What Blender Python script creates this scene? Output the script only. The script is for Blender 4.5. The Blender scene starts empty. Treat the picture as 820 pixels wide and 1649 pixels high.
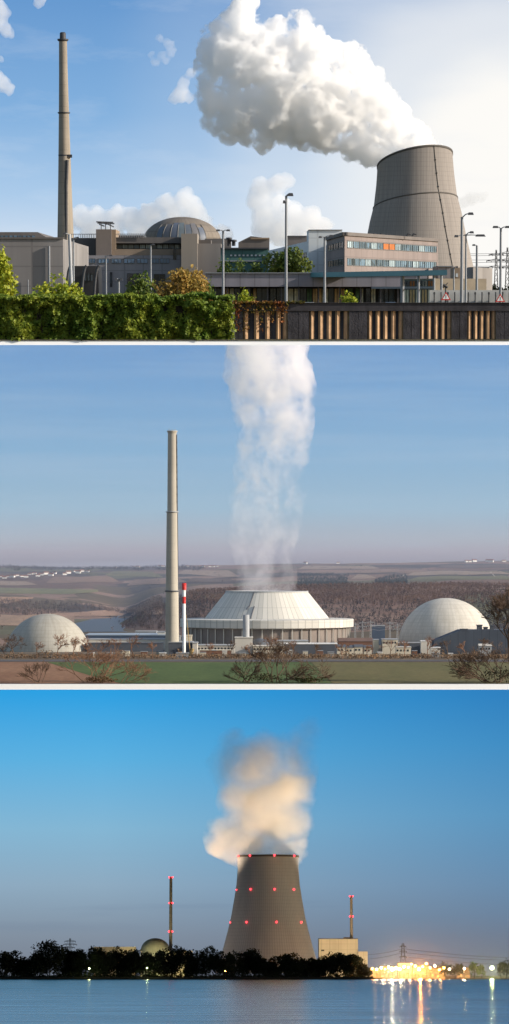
import bpy, bmesh, math, random
from mathutils import Matrix, Vector, noise
random.seed(7)
R = math.radians
SC = bpy.context.scene
COL = SC.collection
FPX = 410.0 / math.tan(R(5.0))          # focal length of the lens in photograph pixels
CX, CY = 410.0, 824.5
# three pieces of country, one above the other, each with its own horizon line and eye height
WORLDS = {1: (478.0, 2.08), 2: (903.0, 107.0), 3: (1563.0, 12.8)}
WK = 1
LOCM = {}

def use(k):
    global WK, MW, PA, HH
    WK = k
    hz, HH = WORLDS[k]
    PA = math.atan((CY - hz) / FPX)
    MW = Matrix.Rotation(PA, 4, 'X') @ Matrix.Translation((0, 0, -HH))

def P(px, py, Y):
    cx, cz = (px - CX) / FPX, (CY - py) / FPX
    ly = math.cos(PA) + cz * math.sin(PA)
    lz = -math.sin(PA) + cz * math.cos(PA)
    s = Y / ly
    return Vector((cx * s, Y, lz * s + HH))
def X(px, Y, py=None):
    return P(px, WORLDS[WK][0] if py is None else py, Y).x
def Z(py, Y): return P(CX, py, Y).z
def U(n, Y): return n * Y / FPX

# ------------------------------------------------------------------ mesh builder
class MB:
    def __init__(s): s.v = []; s.f = []; s.sm = []
    def add(s, vs, fs, smooth=False):
        b = len(s.v); s.v += [tuple(p) for p in vs]
        for f in fs: s.f.append(tuple(b + i for i in f)); s.sm.append(smooth)
        return s
    def box(s, x0, x1, y0, y1, z0, z1):
        return s.prism([(x0, y0), (x1, y0), (x1, y1), (x0, y1)], z0, z1)
    def prism(s, poly, z0, z1, ztop=None):
        n = len(poly); a = sum(poly[i][0]*poly[(i+1) % n][1]-poly[(i+1) % n][0]*poly[i][1] for i in range(n))
        if a < 0: poly = poly[::-1]; ztop = ztop[::-1] if ztop else None
        vs = [(p[0], p[1], z0) for p in poly] + [(p[0], p[1], (ztop[i] if ztop else z1)) for i, p in enumerate(poly)]
        fs = [tuple(range(n))[::-1], tuple(range(n, 2*n))] + [(i, (i+1) % n, n+(i+1) % n, n+i) for i in range(n)]
        return s.add(vs, fs)
    def frustum(s, c0, a0, c1, a1):
        """box with different half sizes at bottom and top; c=(x,y,z), a=(hx,hy)"""
        vs = []
        for c, a in ((c0, a0), (c1, a1)):
            for sx, sy in ((-1, -1), (1, -1), (1, 1), (-1, 1)): vs.append((c[0]+sx*a[0], c[1]+sy*a[1], c[2]))
        return s.add(vs, [(3, 2, 1, 0), (4, 5, 6, 7), (0, 1, 5, 4), (1, 2, 6, 5), (2, 3, 7, 6), (3, 0, 4, 7)])
    def tube(s, p0, p1, r0, r1=None, n=8, cap=True):
        r1 = r0 if r1 is None else r1
        p0, p1 = Vector(p0), Vector(p1); d = (p1-p0)
        if d.length < 1e-6: return s
        d.normalize()
        a = d.cross(Vector((0, 0, 1)) if abs(d.z) < .95 else Vector((1, 0, 0))).normalized(); b = d.cross(a)
        vs = []
        for p, r in ((p0, r0), (p1, r1)):
            for i in range(n):
                t = 2*math.pi*i/n; vs.append(p + (a*math.cos(t)+b*math.sin(t))*r)
        s.add(vs, [(i, n+i, n+(i+1) % n, (i+1) % n) for i in range(n)], n > 5)
        if cap:
            s.add(vs[:n], [tuple(range(n))]); s.add(vs[n:], [tuple(range(n))[::-1]])
        return s
    def path(s, pts, r, n=6):
        rs = r if isinstance(r, (list, tuple)) else [r]*len(pts)
        for i in range(len(pts)-1): s.tube(pts[i], pts[i+1], rs[i], rs[i+1], n)
        return s
    def lathe(s, prof, c, n=48, kx=0., ky=0., smooth=True, a0=0., a1=2*math.pi, jit=None):
        """prof = [(r, z)], c = (x, y); kx, ky lean the horizontal courses"""
        full = abs(a1-a0-2*math.pi) < 1e-6; m = n if full else n+1
        vs = []
        for r, z in prof:
            for i in range(m):
                t = a0+(a1-a0)*i/n; x, y = r*math.cos(t), r*math.sin(t)
                vs.append((c[0]+x, c[1]+y, z+kx*x-ky*y))
        fs = []
        for j in range(len(prof)-1):
            for i in range(n):
                i2 = (i+1) % m; fs.append((j*m+i, j*m+i2, (j+1)*m+i2, (j+1)*m+i))
        return s.add(vs, fs, smooth)
    def disc(s, r, z, c, n=48):
        return s.add([(c[0]+r*math.cos(2*math.pi*i/n), c[1]+r*math.sin(2*math.pi*i/n), z) for i in range(n)], [tuple(range(n))])
    def ball(s, c, r, seg=10, rings=6, sz=1.0):
        prof = [(r*math.sin(math.pi*j/rings)+1e-4, c[2]-r*sz*math.cos(math.pi*j/rings)) for j in range(rings+1)]
        return s.lathe(prof, (c[0], c[1]), seg)
    def leaf(s, p, size, up=.35, tri=False):
        n = Vector((random.gauss(0, 1), random.gauss(-.4, 1), random.gauss(up, 1)))
        if n.length < .1: n = Vector((0, -1, 0))
        n.normalize(); a = n.orthogonal().normalized(); b = n.cross(a)
        t = random.uniform(0, 6.283); a, b = a*math.cos(t)+b*math.sin(t), b*math.cos(t)-a*math.sin(t)
        w = size*random.uniform(.6, 1.25); h = w*random.uniform(.55, .9); p = Vector(p)
        if tri: return s.add([p-a*w, p+a*w, p+b*w*1.3], [(0, 1, 2)])
        return s.add([p-a*w, p-b*h+n*w*.15, p+a*w*1.1, p+b*h+n*w*.15], [(0, 1, 2, 3)])
    def mesh(s, name, mat, inv=None):
        me = bpy.data.meshes.new(name)
        vs = s.v if inv is None else [tuple(inv @ Vector(v)) for v in s.v]
        me.from_pydata(vs, [], s.f); me.polygons.foreach_set('use_smooth', s.sm)
        if mat: me.materials.append(mat)
        me.update(); return me
    def build(s, name, mat, parent, label=None):
        o = bpy.data.objects.new(name, s.mesh(name, mat, LOCM[parent.name].inverted())); COL.objects.link(o)
        o.parent = parent; LOCM[o.name] = LOCM[parent.name]
        if label: o['label'] = label
        return o
    def single(s, name, mat, label, cat, loc=(0, 0, 0), group=None, kind=None):
        L = Matrix.Translation(loc); o = bpy.data.objects.new(name, s.mesh(name, mat, L.inverted())); COL.objects.link(o)
        o.matrix_world = MW @ L; LOCM[o.name] = L; tag(o, label, cat, group, kind); return o
    def struct(s, name, mat): return s.single(name, mat, None, None, kind='structure')

def tag(o, label=None, cat=None, group=None, kind=None):
    for k, v in (('label', label), ('category', cat), ('group', group), ('kind', kind)):
        if v: o[k] = v
    return o
def thing(name, label, cat, loc=(0, 0, 0), rz=0., group=None, kind=None):
    o = bpy.data.objects.new(name, None); COL.objects.link(o); o.empty_display_size = .5
    L = Matrix.Translation(loc) @ Matrix.Rotation(rz, 4, 'Z'); o.matrix_world = MW @ L; LOCM[o.name] = L
    return tag(o, label, cat, group, kind)
def dup(root, loc, rz=0., sc=1., label=None, group=None):
    def cp(o, par):
        c = o.copy(); COL.objects.link(c); c.parent = par
        for ch in o.children: cp(ch, c)
        return c
    r = cp(root, None)
    L = Matrix.Translation(loc) @ Matrix.Rotation(rz, 4, 'Z') @ (Matrix.Diagonal((*sc, 1)) if isinstance(sc, tuple) else Matrix.Scale(sc, 4))
    r.matrix_world = MW @ L; LOCM[r.name] = L
    if label: r['label'] = label
    if group: r['group'] = group
    return r

# ------------------------------------------------------------------ materials
def srgb(r, g, b):
    f = lambda c: (c/255/12.92) if c <= 10 else ((c/255+.055)/1.055)**2.4
    return (f(r), f(g), f(b))
class NT:
    def __init__(s, name):
        s.m = bpy.data.materials.new(name); s.m.use_nodes = True; s.t = s.m.node_tree
        s.t.nodes.clear(); s.out = s.n('ShaderNodeOutputMaterial')
    def n(s, typ, ins=None, **kw):
        nd = s.t.nodes.new(typ)
        for k, v in kw.items(): setattr(nd, k, v)
        for k, v in (ins or {}).items():
            if isinstance(v, bpy.types.NodeSocket): s.t.links.new(v, nd.inputs[k])
            else: nd.inputs[k].default_value = v
        return nd
    def math(s, op, a, b=None, c=None, clamp=False):
        ins = {0: a}
        if b is not None: ins[1] = b
        if c is not None: ins[2] = c
        return s.n('ShaderNodeMath', ins, operation=op, use_clamp=clamp).outputs[0]
    def ramp(s, fac, stops, interp='LINEAR'):
        nd = s.n('ShaderNodeValToRGB', {0: fac}); cr = nd.color_ramp; cr.interpolation = interp
        while len(cr.elements) > 1: cr.elements.remove(cr.elements[-1])
        for i, (p, c) in enumerate(stops):
            e = cr.elements[0] if i == 0 else cr.elements.new(p)
            e.position = p; e.color = (*c, 1) if len(c) == 3 else c
        return nd.outputs[0]
    def mix(s, fac, a, b, bt='MIX'):
        nd = s.n('ShaderNodeMix', data_type='RGBA', blend_type=bt)
        for i, v in ((0, fac), (6, a), (7, b)):
            if isinstance(v, bpy.types.NodeSocket): s.t.links.new(v, nd.inputs[i])
            else: nd.inputs[i].default_value = (*v, 1) if isinstance(v, tuple) and len(v) == 3 else v
        return nd.outputs[2]
    def coord(s): return s.n('ShaderNodeTexCoord').outputs['Object']
    def noise(s, vec, scale, detail=4., rough=.55, out=0):
        return s.n('ShaderNodeTexNoise', {'Vector': vec, 'Scale': scale, 'Detail': detail, 'Roughness': rough}).outputs[out]
    def mapping(s, vec, scale=(1, 1, 1), loc=(0, 0, 0), rot=(0, 0, 0)):
        return s.n('ShaderNodeMapping', {'Vector': vec, 'Scale': scale, 'Location': loc, 'Rotation': rot}).outputs[0]
    def surf(s, sock): s.t.links.new(sock, s.out.inputs[0]); return s.m
    def vol(s, sock): s.t.links.new(sock, s.out.inputs[1]); return s.m
    def bsdf(s, col, rough=.8, metal=0., normal=None, spec=.3, **kw):
        ins = {'Base Color': (*col, 1) if isinstance(col, tuple) and len(col) == 3 else col, 'Roughness': rough, 'Metallic': metal, 'Specular IOR Level': spec}
        if normal is not None: ins['Normal'] = normal
        ins.update(kw)
        return s.surf(s.n('ShaderNodeBsdfPrincipled', ins).outputs[0])

def M(name, col, rough=.85, var=.18, scale=.5, streak=0., metal=0., bump=0., spec=.3, panel=None, col2=None):
    """weathered surface: colour mottled by noise, vertical rain streaks, optional panel joints (w, h, darkness)"""
    t = NT(name); co = t.coord()
    nz = t.noise(co, scale, 5, .6)
    lo = tuple(c*(1-var) for c in col); hi = tuple(min(1, c*(1+var)) for c in (col2 or col))
    c = t.ramp(nz, [(.3, lo), (.7, hi)])
    if streak:
        st = t.noise(t.mapping(co, (scale*4, scale*4, scale*.18)), 1., 3, .6)
        c = t.mix(streak, c, t.ramp(st, [(.35, (.45, .43, .42)), (.62, (1, 1, 1))]), 'MULTIPLY')
    if panel:
        w, h, d = panel
        sx = t.n('ShaderNodeSeparateXYZ', {0: co})
        xy = t.math('ADD', sx.outputs[0], t.math('MULTIPLY', sx.outputs[1], .73))
        gx = t.math('LESS_THAN', t.math('FRACT', t.math('DIVIDE', xy, w)), .07)
        gz = t.math('LESS_THAN', t.math('FRACT', t.math('DIVIDE', sx.outputs[2], h)), .07)
        g = t.math('MULTIPLY', t.math('MAXIMUM', gx, gz), d)
        c = t.mix(g, c, tuple(v*.35 for v in col))
    nrm = None
    if bump:
        nrm = t.n('ShaderNodeBump', {'Height': t.noise(co, scale*6, 6, .65), 'Strength': bump, 'Distance': .1}).outputs[0]
    return t.bsdf(c, rough, metal, nrm, spec)
def MG(name, col, rough=.12, var=.5, scale=.6):
    t = NT(name); co = t.coord(); nz = t.n('ShaderNodeTexVoronoi', {'Vector': co, 'Scale': scale}).outputs['Color']
    v = t.n('ShaderNodeSeparateColor', {0: nz}).outputs[0]
    return t.bsdf(t.mix(v, tuple(c*(1-var) for c in col), tuple(c*(1+var) for c in col)), rough, 0., None, .8)
def ME(name, col, strength):
    t = NT(name); nz = t.noise(t.coord(), .3, 2)
    c = t.mix(nz, tuple(x*.85 for x in col), col)
    return t.surf(t.n('ShaderNodeEmission', {'Color': c, 'Strength': strength}).outputs[0])
def MLeaf(name, c1, c2, c3=None, scale=1.2, rough=.55, trans=.3):
    t = NT(name); co = t.coord(); a = t.noise(co, scale, 3, .7); b = t.noise(t.mapping(co, loc=(9, 4, 2)), scale*9, 2, .5)
    c = t.ramp(a, [(.38, c1), (.62, c2)])
    if c3: c = t.mix(t.ramp(b, [(.52, (0, 0, 0)), (.66, (1, 1, 1))]), c, c3)
    else: c = t.mix(t.ramp(b, [(.4, (.6, .6, .6)), (.65, (1, 1, 1))]), (0, 0, 0), c)
    d = t.n('ShaderNodeBsdfPrincipled', {'Base Color': c, 'Roughness': rough, 'Specular IOR Level': .25}).outputs[0]
    tr = t.n('ShaderNodeBsdfTranslucent', {'Color': c}).outputs[0]
    return t.surf(t.n('ShaderNodeMixShader', {0: trans, 1: d, 2: tr}).outputs[0])

# ------------------------------------------------------------------ facades laid out between two plan points
class Facade:
    def __init__(s, pxa, Ya, pxb, Yb):
        s.a = Vector((X(pxa, Ya), Ya)); s.b = Vector((X(pxb, Yb), Yb)); s.d = s.b-s.a
        s.t = s.d.normalized(); s.n = Vector((s.t.y, -s.t.x))        # outward = towards the viewer
        if s.n.y > 0: s.n = -s.n
    def pt(s, px):
        k = X(px, 1.0)
        u = (k*s.a.y - s.a.x)/(s.d.x - k*s.d.y); return s.a + s.d*u
    def z(s, px, py): return Z(py, s.pt(px).y)
    def box(s, mb, px0, px1, z0, z1, out=.08, inn=.1):
        p, q = s.pt(px0), s.pt(px1); o, i = s.n*out, -s.n*inn
        return mb.prism([tuple(p+o), tuple(q+o), tuple(q+i), tuple(p+i)], z0, z1)
    def body(s, mb, z0, z1, depth, pxa=None, pxb=None):
        p = s.pt(pxa) if pxa is not None else s.a; q = s.pt(pxb) if pxb is not None else s.b
        return mb.prism([tuple(p), tuple(q), tuple(q-s.n*depth), tuple(p-s.n*depth)], z0, z1)

def window(F, root, px0, px1, z0, z1, fm, gm, mull=2, name='window', out=.12):
    """frame with mullions as the part, its panes as the sub-part"""
    w = abs((F.pt(px1)-F.pt(px0)).length); fr = min(.14, w*.08); k = (px1-px0)/w
    b = MB(); F.box(b, px0, px1, z0, z0+fr, out, .1); F.box(b, px0, px1, z1-fr, z1, out, .1)
    for i in range(mull+1):
        c = px0 + (px1-px0)*i/mull
        a = max(px0, c-fr*k*.5); e = min(px1, c+fr*k*.5)
        F.box(b, a, e, z0+fr, z1-fr, out, .1)
    o = b.build(name, fm, root)
    g = MB(); F.box(g, px0+fr*k*.3, px1-fr*k*.3, z0+fr*.3, z1-fr*.3, out*.4, .08); g.build('pane', gm, o)
    return o

# ------------------------------------------------------------------ vapour bodies: a lumpy closed hull filled with scattering
def hull(name, blobs, mat, label, cat, vox, amp, fs, group=None, seed=0., octaves=5, loc=None, multi=False):
    """blobs = [(px, py, radius in px, dY, squash)] at depth Y in the first entry's world"""
    b = MB()
    for (p, r, sz) in blobs: b.ball(p, r, 20, 12, sz)
    me = b.mesh('tmp', None); o = bpy.data.objects.new('tmp', me); COL.objects.link(o)
    m = o.modifiers.new('r', 'REMESH'); m.mode = 'VOXEL'; m.voxel_size = vox
    dg = bpy.context.evaluated_depsgraph_get(); ev = o.evaluated_get(dg)
    me2 = bpy.data.meshes.new_from_object(ev); bpy.data.objects.remove(o)
    sv = Vector((seed*17.3, seed*5.1, seed*3.7)); co = [v.co.copy() for v in me2.vertices]; nr = [v.normal.copy() for v in me2.vertices]
    for i, v in enumerate(me2.vertices):
        q = co[i]/fs+sv; d = 0.; a = 1.; tot = 0.
        for k in range(octaves):
            d += a*(1-2*abs(noise.noise(q))*1.6); tot += a; a *= .55; q = q*2.07+Vector((3.1, 1.7, 2.3))
        v.co = co[i]+nr[i]*(amp*(d/tot))
    o = bpy.data.objects.new('tmp', me2); COL.objects.link(o); m = o.modifiers.new('r', 'REMESH'); m.mode = 'VOXEL'; m.voxel_size = vox
    dg = bpy.context.evaluated_depsgraph_get(); me2 = bpy.data.meshes.new_from_object(o.evaluated_get(dg)); bpy.data.objects.remove(o)
    # keep the one largest closed body
    bm = bmesh.new(); bm.from_mesh(me2); bm.verts.ensure_lookup_table(); seen = [False]*len(bm.verts); best = []
    for v0 in bm.verts:
        if seen[v0.index]: continue
        st = [v0]; seen[v0.index] = True; isl = []
        while st:
            v = st.pop(); isl.append(v)
            for e in v.link_edges:
                w_ = e.other_vert(v)
                if not seen[w_.index]: seen[w_.index] = True; st.append(w_)
        if len(isl) > len(best): best = isl
    keep = set(v.index for v in best)
    bmesh.ops.delete(bm, geom=[v for v in bm.verts if v.index not in keep and not multi], context='VERTS'); bm.to_mesh(me2); bm.free()
    L = Matrix.Translation(loc or blobs[0][0]); inv = L.inverted()
    for v in me2.vertices: v.co = inv @ v.co
    me2.materials.clear(); me2.materials.append(mat); me2.name = name
    ob = bpy.data.objects.new(name, me2); COL.objects.link(ob); ob.matrix_world = MW @ L; LOCM[ob.name] = L
    return tag(ob, label, cat, group)
def pxblobs(lst, Y):
    return [(P(e[0], e[1], Y+(e[3] if len(e) > 3 else 0)), U(e[2], Y), (e[4] if len(e) > 4 else 1.)) for e in lst]

# ------------------------------------------------------------------ trees and shrubs
def crown_leaves(mb, c, rx, ry, rz, n, size, up=.35, clumps=9, tri=False, hollow=.45, lo=-.75):
    c = Vector(c); cl = []
    for _ in range(clumps):
        while True:
            q = Vector((random.uniform(-1, 1), random.uniform(-1, 1), random.uniform(lo, 1)))
            if hollow < q.length < .95: break
        cl.append((q*.72, random.uniform(.3, .52)))
    for _ in range(n):
        q, r = random.choice(cl); d = Vector((random.gauss(0, 1), random.gauss(0, 1), random.gauss(0, 1))).normalized()*r*random.uniform(.55, 1.05)
        p = q+d
        mb.leaf((c.x+p.x*rx, c.y+p.y*ry, c.z+p.z*rz), size, up, tri)
def limbs(mb, base, top, r, n, spread, seg=4):
    base, top = Vector(base), Vector(top); pts = [base.lerp(top, i/seg)+Vector((random.uniform(-1, 1), random.uniform(-1, 1), 0))*spread*.05*i for i in range(seg+1)]
    mb.path(pts, [r*(1-.75*i/seg) for i in range(seg+1)], 7)
    for i in range(n):
        t = random.uniform(.3, .9); p = base.lerp(top, t); a = random.uniform(0, 6.283); l = spread*random.uniform(.5, 1)*(1.2-t*.6)
        m1 = p+Vector((math.cos(a)*l*.5, math.sin(a)*l*.5, l*.35)); m2 = p+Vector((math.cos(a)*l, math.sin(a)*l, l*.95))
        mb.path([p, m1, m2], [r*.4, r*.25, r*.08], 5)
def tree(name, label, cat, px, Y, pytop, wpx, lm, bm, nleaf=900, size=.2, group=None, low=.25, squash=1., z0=0., trunk_r=None, clumps=11):
    x = X(px, Y); zt = Z(pytop, Y); rx = U(wpx/2, Y); h = zt-z0
    t = thing(name, label, cat, (x, Y, z0), group=group)
    b = MB(); limbs(b, (x, Y, z0-.3), (x, Y, z0+h*.8), trunk_r or h*.035, 7, rx*.8); b.build('trunk', bm, t)
    zc = z0+h*(low+(1-low)/2); c = MB(); crown_leaves(c, (x, Y, zc), rx*1.1, rx*.9, h*(1-low)/2*1.08, nleaf, size, clumps=clumps); c.build('crown', lm, t)
    return t
def bush(name, label, px, Y, pytop, wpx, lm, bm, n=600, size=.1, z0=0., group=None):
    x = X(px, Y); zt = Z(pytop, Y); rx = U(wpx/2, Y)
    t = thing(name, label, 'shrub', (x, Y, z0), group=group)
    s = MB()
    for i in range(7):
        a = i*.9; s.path([(x+rx*.1*math.cos(a), Y+rx*.1*math.sin(a), z0-.1), (x+rx*.6*math.cos(a), Y+rx*.5*math.sin(a), z0+(zt-z0)*.75)], [.04, .012], 5)
    s.build('stem', bm, t)
    c = MB(); crown_leaves(c, (x, Y, z0+(zt-z0)*.5), rx*1.1, rx*.8, (zt-z0)*.55, n, size, lo=-.9, clumps=38, hollow=.1); c.build('foliage', lm, t)
    return t

SUN_E = 3.6; SKY_E = .10; EXPO = .7; STEAM2 = .05; STEAM3 = .06; HAZE = 4e-5; F3 = .25; LAMP = 4e4; MIST = .0006
# ================================================================== camera, sun, sky light
use(1)
cam = bpy.data.objects.new('camera', bpy.data.cameras.new('camera')); COL.objects.link(cam)
cam.data.sensor_fit = 'HORIZONTAL'; cam.data.sensor_width = 36.; cam.data.lens = 18./math.tan(R(5.0))
cam.data.clip_start = .5; cam.data.clip_end = 40000.; cam.rotation_euler = (R(90), 0, 0); SC.camera = cam
EL, AZ = R(21), R(12)                      # sun from the right, a little in front of the picture plane
sdir = Vector((math.cos(EL)*math.cos(AZ), -math.cos(EL)*math.sin(AZ), math.sin(EL)))
sl = bpy.data.lights.new('sun', 'SUN'); sl.energy = SUN_E; sl.angle = R(.53); sl.color = (1., .91, .79)
so = bpy.data.objects.new('sun', sl); COL.objects.link(so); so.rotation_euler = (-sdir).to_track_quat('-Z', 'Y').to_euler()
w = bpy.data.worlds.new('World'); SC.world = w; w.use_nodes = True
nt = w.node_tree; bg = nt.nodes['Background']; sk = nt.nodes.new('ShaderNodeTexSky'); sk.sky_type = 'NISHITA'; sk.sun_disc = False
sk.sun_elevation = EL; sk.sun_rotation = R(90)+AZ; sk.air_density = 1.; sk.dust_density = 1.2
nt.links.new(sk.outputs[0], bg.inputs[0]); bg.inputs[1].default_value = SKY_E
vs = SC.view_settings; vs.view_transform = 'Standard'; vs.look = 'None'; vs.exposure = EXPO; vs.gamma = 1.; vs.use_curve_mapping = False
cy = SC.cycles; cy.max_bounces = 24; cy.diffuse_bounces = 3; cy.glossy_bounces = 3; cy.volume_bounces = 22; cy.transparent_max_bounces = 8
cy.volume_max_steps = 400; cy.volume_step_rate = .4; cy.sample_clamp_indirect = 6.; cy.use_denoising = True
cy.caustics_reflective = False; cy.caustics_refractive = False

def sky_sheet(name, mat, Y, py_top, py_bot, halfw, curve=.25):
    """a curved backdrop standing beyond everything of its piece of country"""
    z1, z0 = Z(py_top, Y), Z(py_bot, Y); b = MB(); n = 40; vs = []
    for i in range(n+1):
        x = -halfw+2*halfw*i/n; y = Y-curve*abs(x)**2/halfw*.5
        vs += [(x, y, z0), (x, y, z1)]
    b.add(vs, [(2*i, 2*i+2, 2*i+3, 2*i+1) for i in range(n)], True)
    return b.struct(name, mat)
# ================================================================== UPPER COUNTRY: plant behind a hedge and a slatted fence
use(1)
EX = 2.0**(-EXPO)
def sky1():
    t = NT('afternoon_sky'); co = t.coord(); Y = 3050.
    sx = t.n('ShaderNodeSeparateXYZ', {0: co}); zt = Z(0, Y); 
    v = t.math('DIVIDE', sx.outputs[2], zt)                       # 0 horizon, 1 top of view
    base = t.ramp(v, [(0., srgb(236, 236, 236)), (.13, srgb(216, 228, 241)), (.35, srgb(172, 203, 234)), (.62, srgb(132, 177, 222)), (1., srgb(104, 154, 208))])
    g = P(850, 300, Y)
    d = t.n('ShaderNodeVectorMath', {0: t.mapping(co, (1., 0., 1.)), 1: (g.x, 0, g.z)}, operation='DISTANCE').outputs['Value']
    d = t.math('DIVIDE', d, U(760, Y)); nz = t.noise(t.mapping(co, (.002, .002, .006)), 1., 4, .6)
    d = t.math('ADD', d, t.math('MULTIPLY', t.math('SUBTRACT', nz, .5), .22))
    gl = t.ramp(d, [(0., (1, 1, 1)), (.2, (1, 1, 1)), (.33, (.72, .72, .72)), (.52, (.36, .36, .36)), (.74, (.1, .1, .1)), (.95, (0, 0, 0))], 'EASE')
    c = t.mix(gl, base, srgb(253, 251, 247))
    wis = t.ramp(t.noise(t.mapping(co, (.004, .004, .016), rot=(0, .25, 0)), 1., 6, .62), [(.5, (0, 0, 0)), (.75, (.30, .30, .30))])
    c = t.mix(wis, c, srgb(226, 233, 242))
    return t.surf(t.n('ShaderNodeEmission', {'Color': c, 'Strength': EX}).outputs[0])
sky_sheet('sky', sky1(), 3050., -330., 500., 640.)

GW = lambda Y: U(760, Y)+12
m_ground1 = M('dry_verge', (.12, .11, .07), .95, .3, .15)
b = MB(); Yf = 142.2
b.prism([(-GW(Yf), Yf), (GW(Yf), Yf), (GW(2900)*.62, 2900.), (-GW(2900)*.62, 2900.)], -.02, 0.); b.struct('ground', m_ground1)
m_ledge = M('white_ledge_paint', (.86, .86, .85), .7, .02, .5)
def ledge(b, hw, y, z0, z1, dep):   # white sill with a face sloping back
    h = z1-z0; pr = [(y, z0), (y+h*.9, z1-h*.04), (y+h*.9+dep, z1), (y+h*.9+dep, z0)]
    b.add([(-hw, a, c) for a, c in pr]+[(hw, a, c) for a, c in pr], [(0, 3, 2, 1), (4, 5, 6, 7), (0, 1, 5, 4), (1, 2, 6, 5), (2, 3, 7, 6), (3, 0, 4, 7)])
b = MB(); z0 = Z(555.6, 142.0)
ledge(b, GW(Yf), Yf-.12, z0, -.022, .3); b.struct('ledge', m_ledge)
b = MB(); b.box(-60, 60, 300, 318, .004, .012); b.struct('road', M('asphalt', (.06, .06, .062), .9, .2, .6))

# ---------------------------------------------------------------- materials
c_beige = M('beige_render', (.235, .222, .22), .9, .1, .05, .3, panel=(7., 4.2, .35))
c_beige_d = M('grey_brown_render', (.15, .135, .128), .9, .1, .06, .35)
c_grey = M('grey_panel', (.27, .255, .27), .85, .1, .05, .3, panel=(5., 3., .4))
c_mauve = M('mauve_panel', (.215, .18, .172), .85, .1, .05, .25, panel=(4., 3.4, .3))
c_tan = M('tan_render', (.27, .205, .15), .9, .12, .06, .2)
c_white = M('pale_blue_render', (.58, .62, .65), .8, .06, .05, .2, panel=(6., 3.2, .25))
c_conc = M('weathered_concrete', (.235, .222, .215), .95, .14, .03, .5)
c_dark = M('dark_steel', (.05, .052, .058), .6, .2, .5)
c_fascia = M('slate_blue_fascia', (.23, .22, .255), .7, .1, .1, .3, panel=(2.6, 9., .5))
c_teal = M('teal_steel', (.10, .24, .27), .5, .1, .1)
c_green = M('green_panel', (.06, .13, .12), .7, .12, .1, panel=(3., 30., .4))
c_metal = M('galvanised_steel', (.21, .225, .25), .6, .1, .6)
c_frame = M('window_frame_grey', (.12, .125, .13), .6, .1, 1.)
g_blue = MG('blue_window_glass', (.08, .13, .18), .1, .9, .45)
g_pale = MG('pale_reflecting_glass', (.30, .38, .42), .15, .4, .5)
g_sky = MG('sky_reflecting_glass', (.16, .24, .34), .12, .4, .5)
g_dark = MG('dark_window_glass', (.03, .04, .05), .1, .6, .5)
c_orange = M('orange_blind', (.38, .13, .04), .8, .1, .5)
c_bark = M('shrub_bark', (.09, .06, .04), .95, .3, 4.)
l_ivy = MLeaf('ivy_leaf', (.08, .15, .02), (.26, .30, .035), (.17, .24, .03), .55)
l_ivyred = MLeaf('autumn_ivy_leaf', (.26, .07, .02), (.12, .12, .02), (.36, .16, .03), .9)
l_yel = MLeaf('yellow_green_leaf', (.26, .31, .025), (.40, .40, .03), (.18, .27, .03), .8)
l_grn = MLeaf('mid_green_leaf', (.08, .13, .03), (.16, .2, .03), (.05, .09, .02), .8)
l_och = MLeaf('ochre_leaf', (.40, .24, .06), (.27, .22, .05), (.48, .29, .08), .9)

# ---------------------------------------------------------------- slatted fence and its ivy
YF = 143.; zc1, zc0 = Z(487, YF), Z(500.5, YF)
xr = lambda px: X(px, YF)
f_wood = M('warm_fence_slat', (.52, .33, .19), .8, .25, 2.5, .45)
f_dark = M('dark_weathered_board', (.055, .052, .06), .85, .4, 1.6, .6, bump=.4)
f_cap = M('dark_fence_cap', (.05, .046, .052), .7, .35, 1.2, .4)
fence = thing('slatted_fence', 'dark fence with warm wooden slats and a wide top rail, right of the hedge', 'fence', (xr(600), YF, 0))
b = MB()
for a0, a1 in ((378, 650), (650.3, 1000)): b.box(xr(a0), xr(a1), YF-.14, YF+.10, zc0, zc1-.03)
b.box(xr(378), xr(1000), YF-.2, YF+.16, zc1-.03, zc1); b.build('top_rail', f_cap, fence)
posts = [(378, 391), (463.5, 498), (562, 592), (649.5, 677), (727.5, 752.7), (799, 826), (871, 897), (940, 968)]
for a0, a1 in posts:
    b = MB(); n = 2; w_ = (a1-a0)/n
    for i in range(n): b.box(xr(a0+w_*i+.35), xr(a0+w_*(i+1)-.35), YF-.1, YF+.06, 0., zc0)
    b.box(xr(a0+.4), xr(a1-.4), YF-.03, YF+.05, .0, zc0-.002)
    b.build('post', f_dark, fence)
slats = [392, 409.5, 427, 444.5, 455.5, 498.5, 513, 526.5, 540, 553.8, 592.3, 605.4, 617.6, 630, 642.3, 677.2, 688.2, 699.6, 710.6, 720.8,
         752.9, 763.4, 773.2, 783.2, 792.2, 828, 838, 848, 859, 899, 910, 920, 930]
for i, a in enumerate(slats):
    wd = 7.8 if a < 560 else (7.2 if a < 660 else 6.4); x0 = xr(a); x1 = xr(a+wd); xm = x0+(x1-x0)*.42; j = random.uniform(-.01, .01)
    b = MB(); b.prism([(x0, YF+.05), (xm, YF-.05+j), (x1, YF+.03), (x1, YF+.07)], .02, zc0-.002); b.build('slat', f_wood, fence)
for (a0, a1) in zip([p[1] for p in posts[:-1]], [p[0] for p in posts[1:]]):
    b = MB(); b.box(xr(a0-.3), xr(a1+.3), YF+.1, YF+.13, 0, zc0-.004); b.build('backing_board', f_dark, fence)

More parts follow.
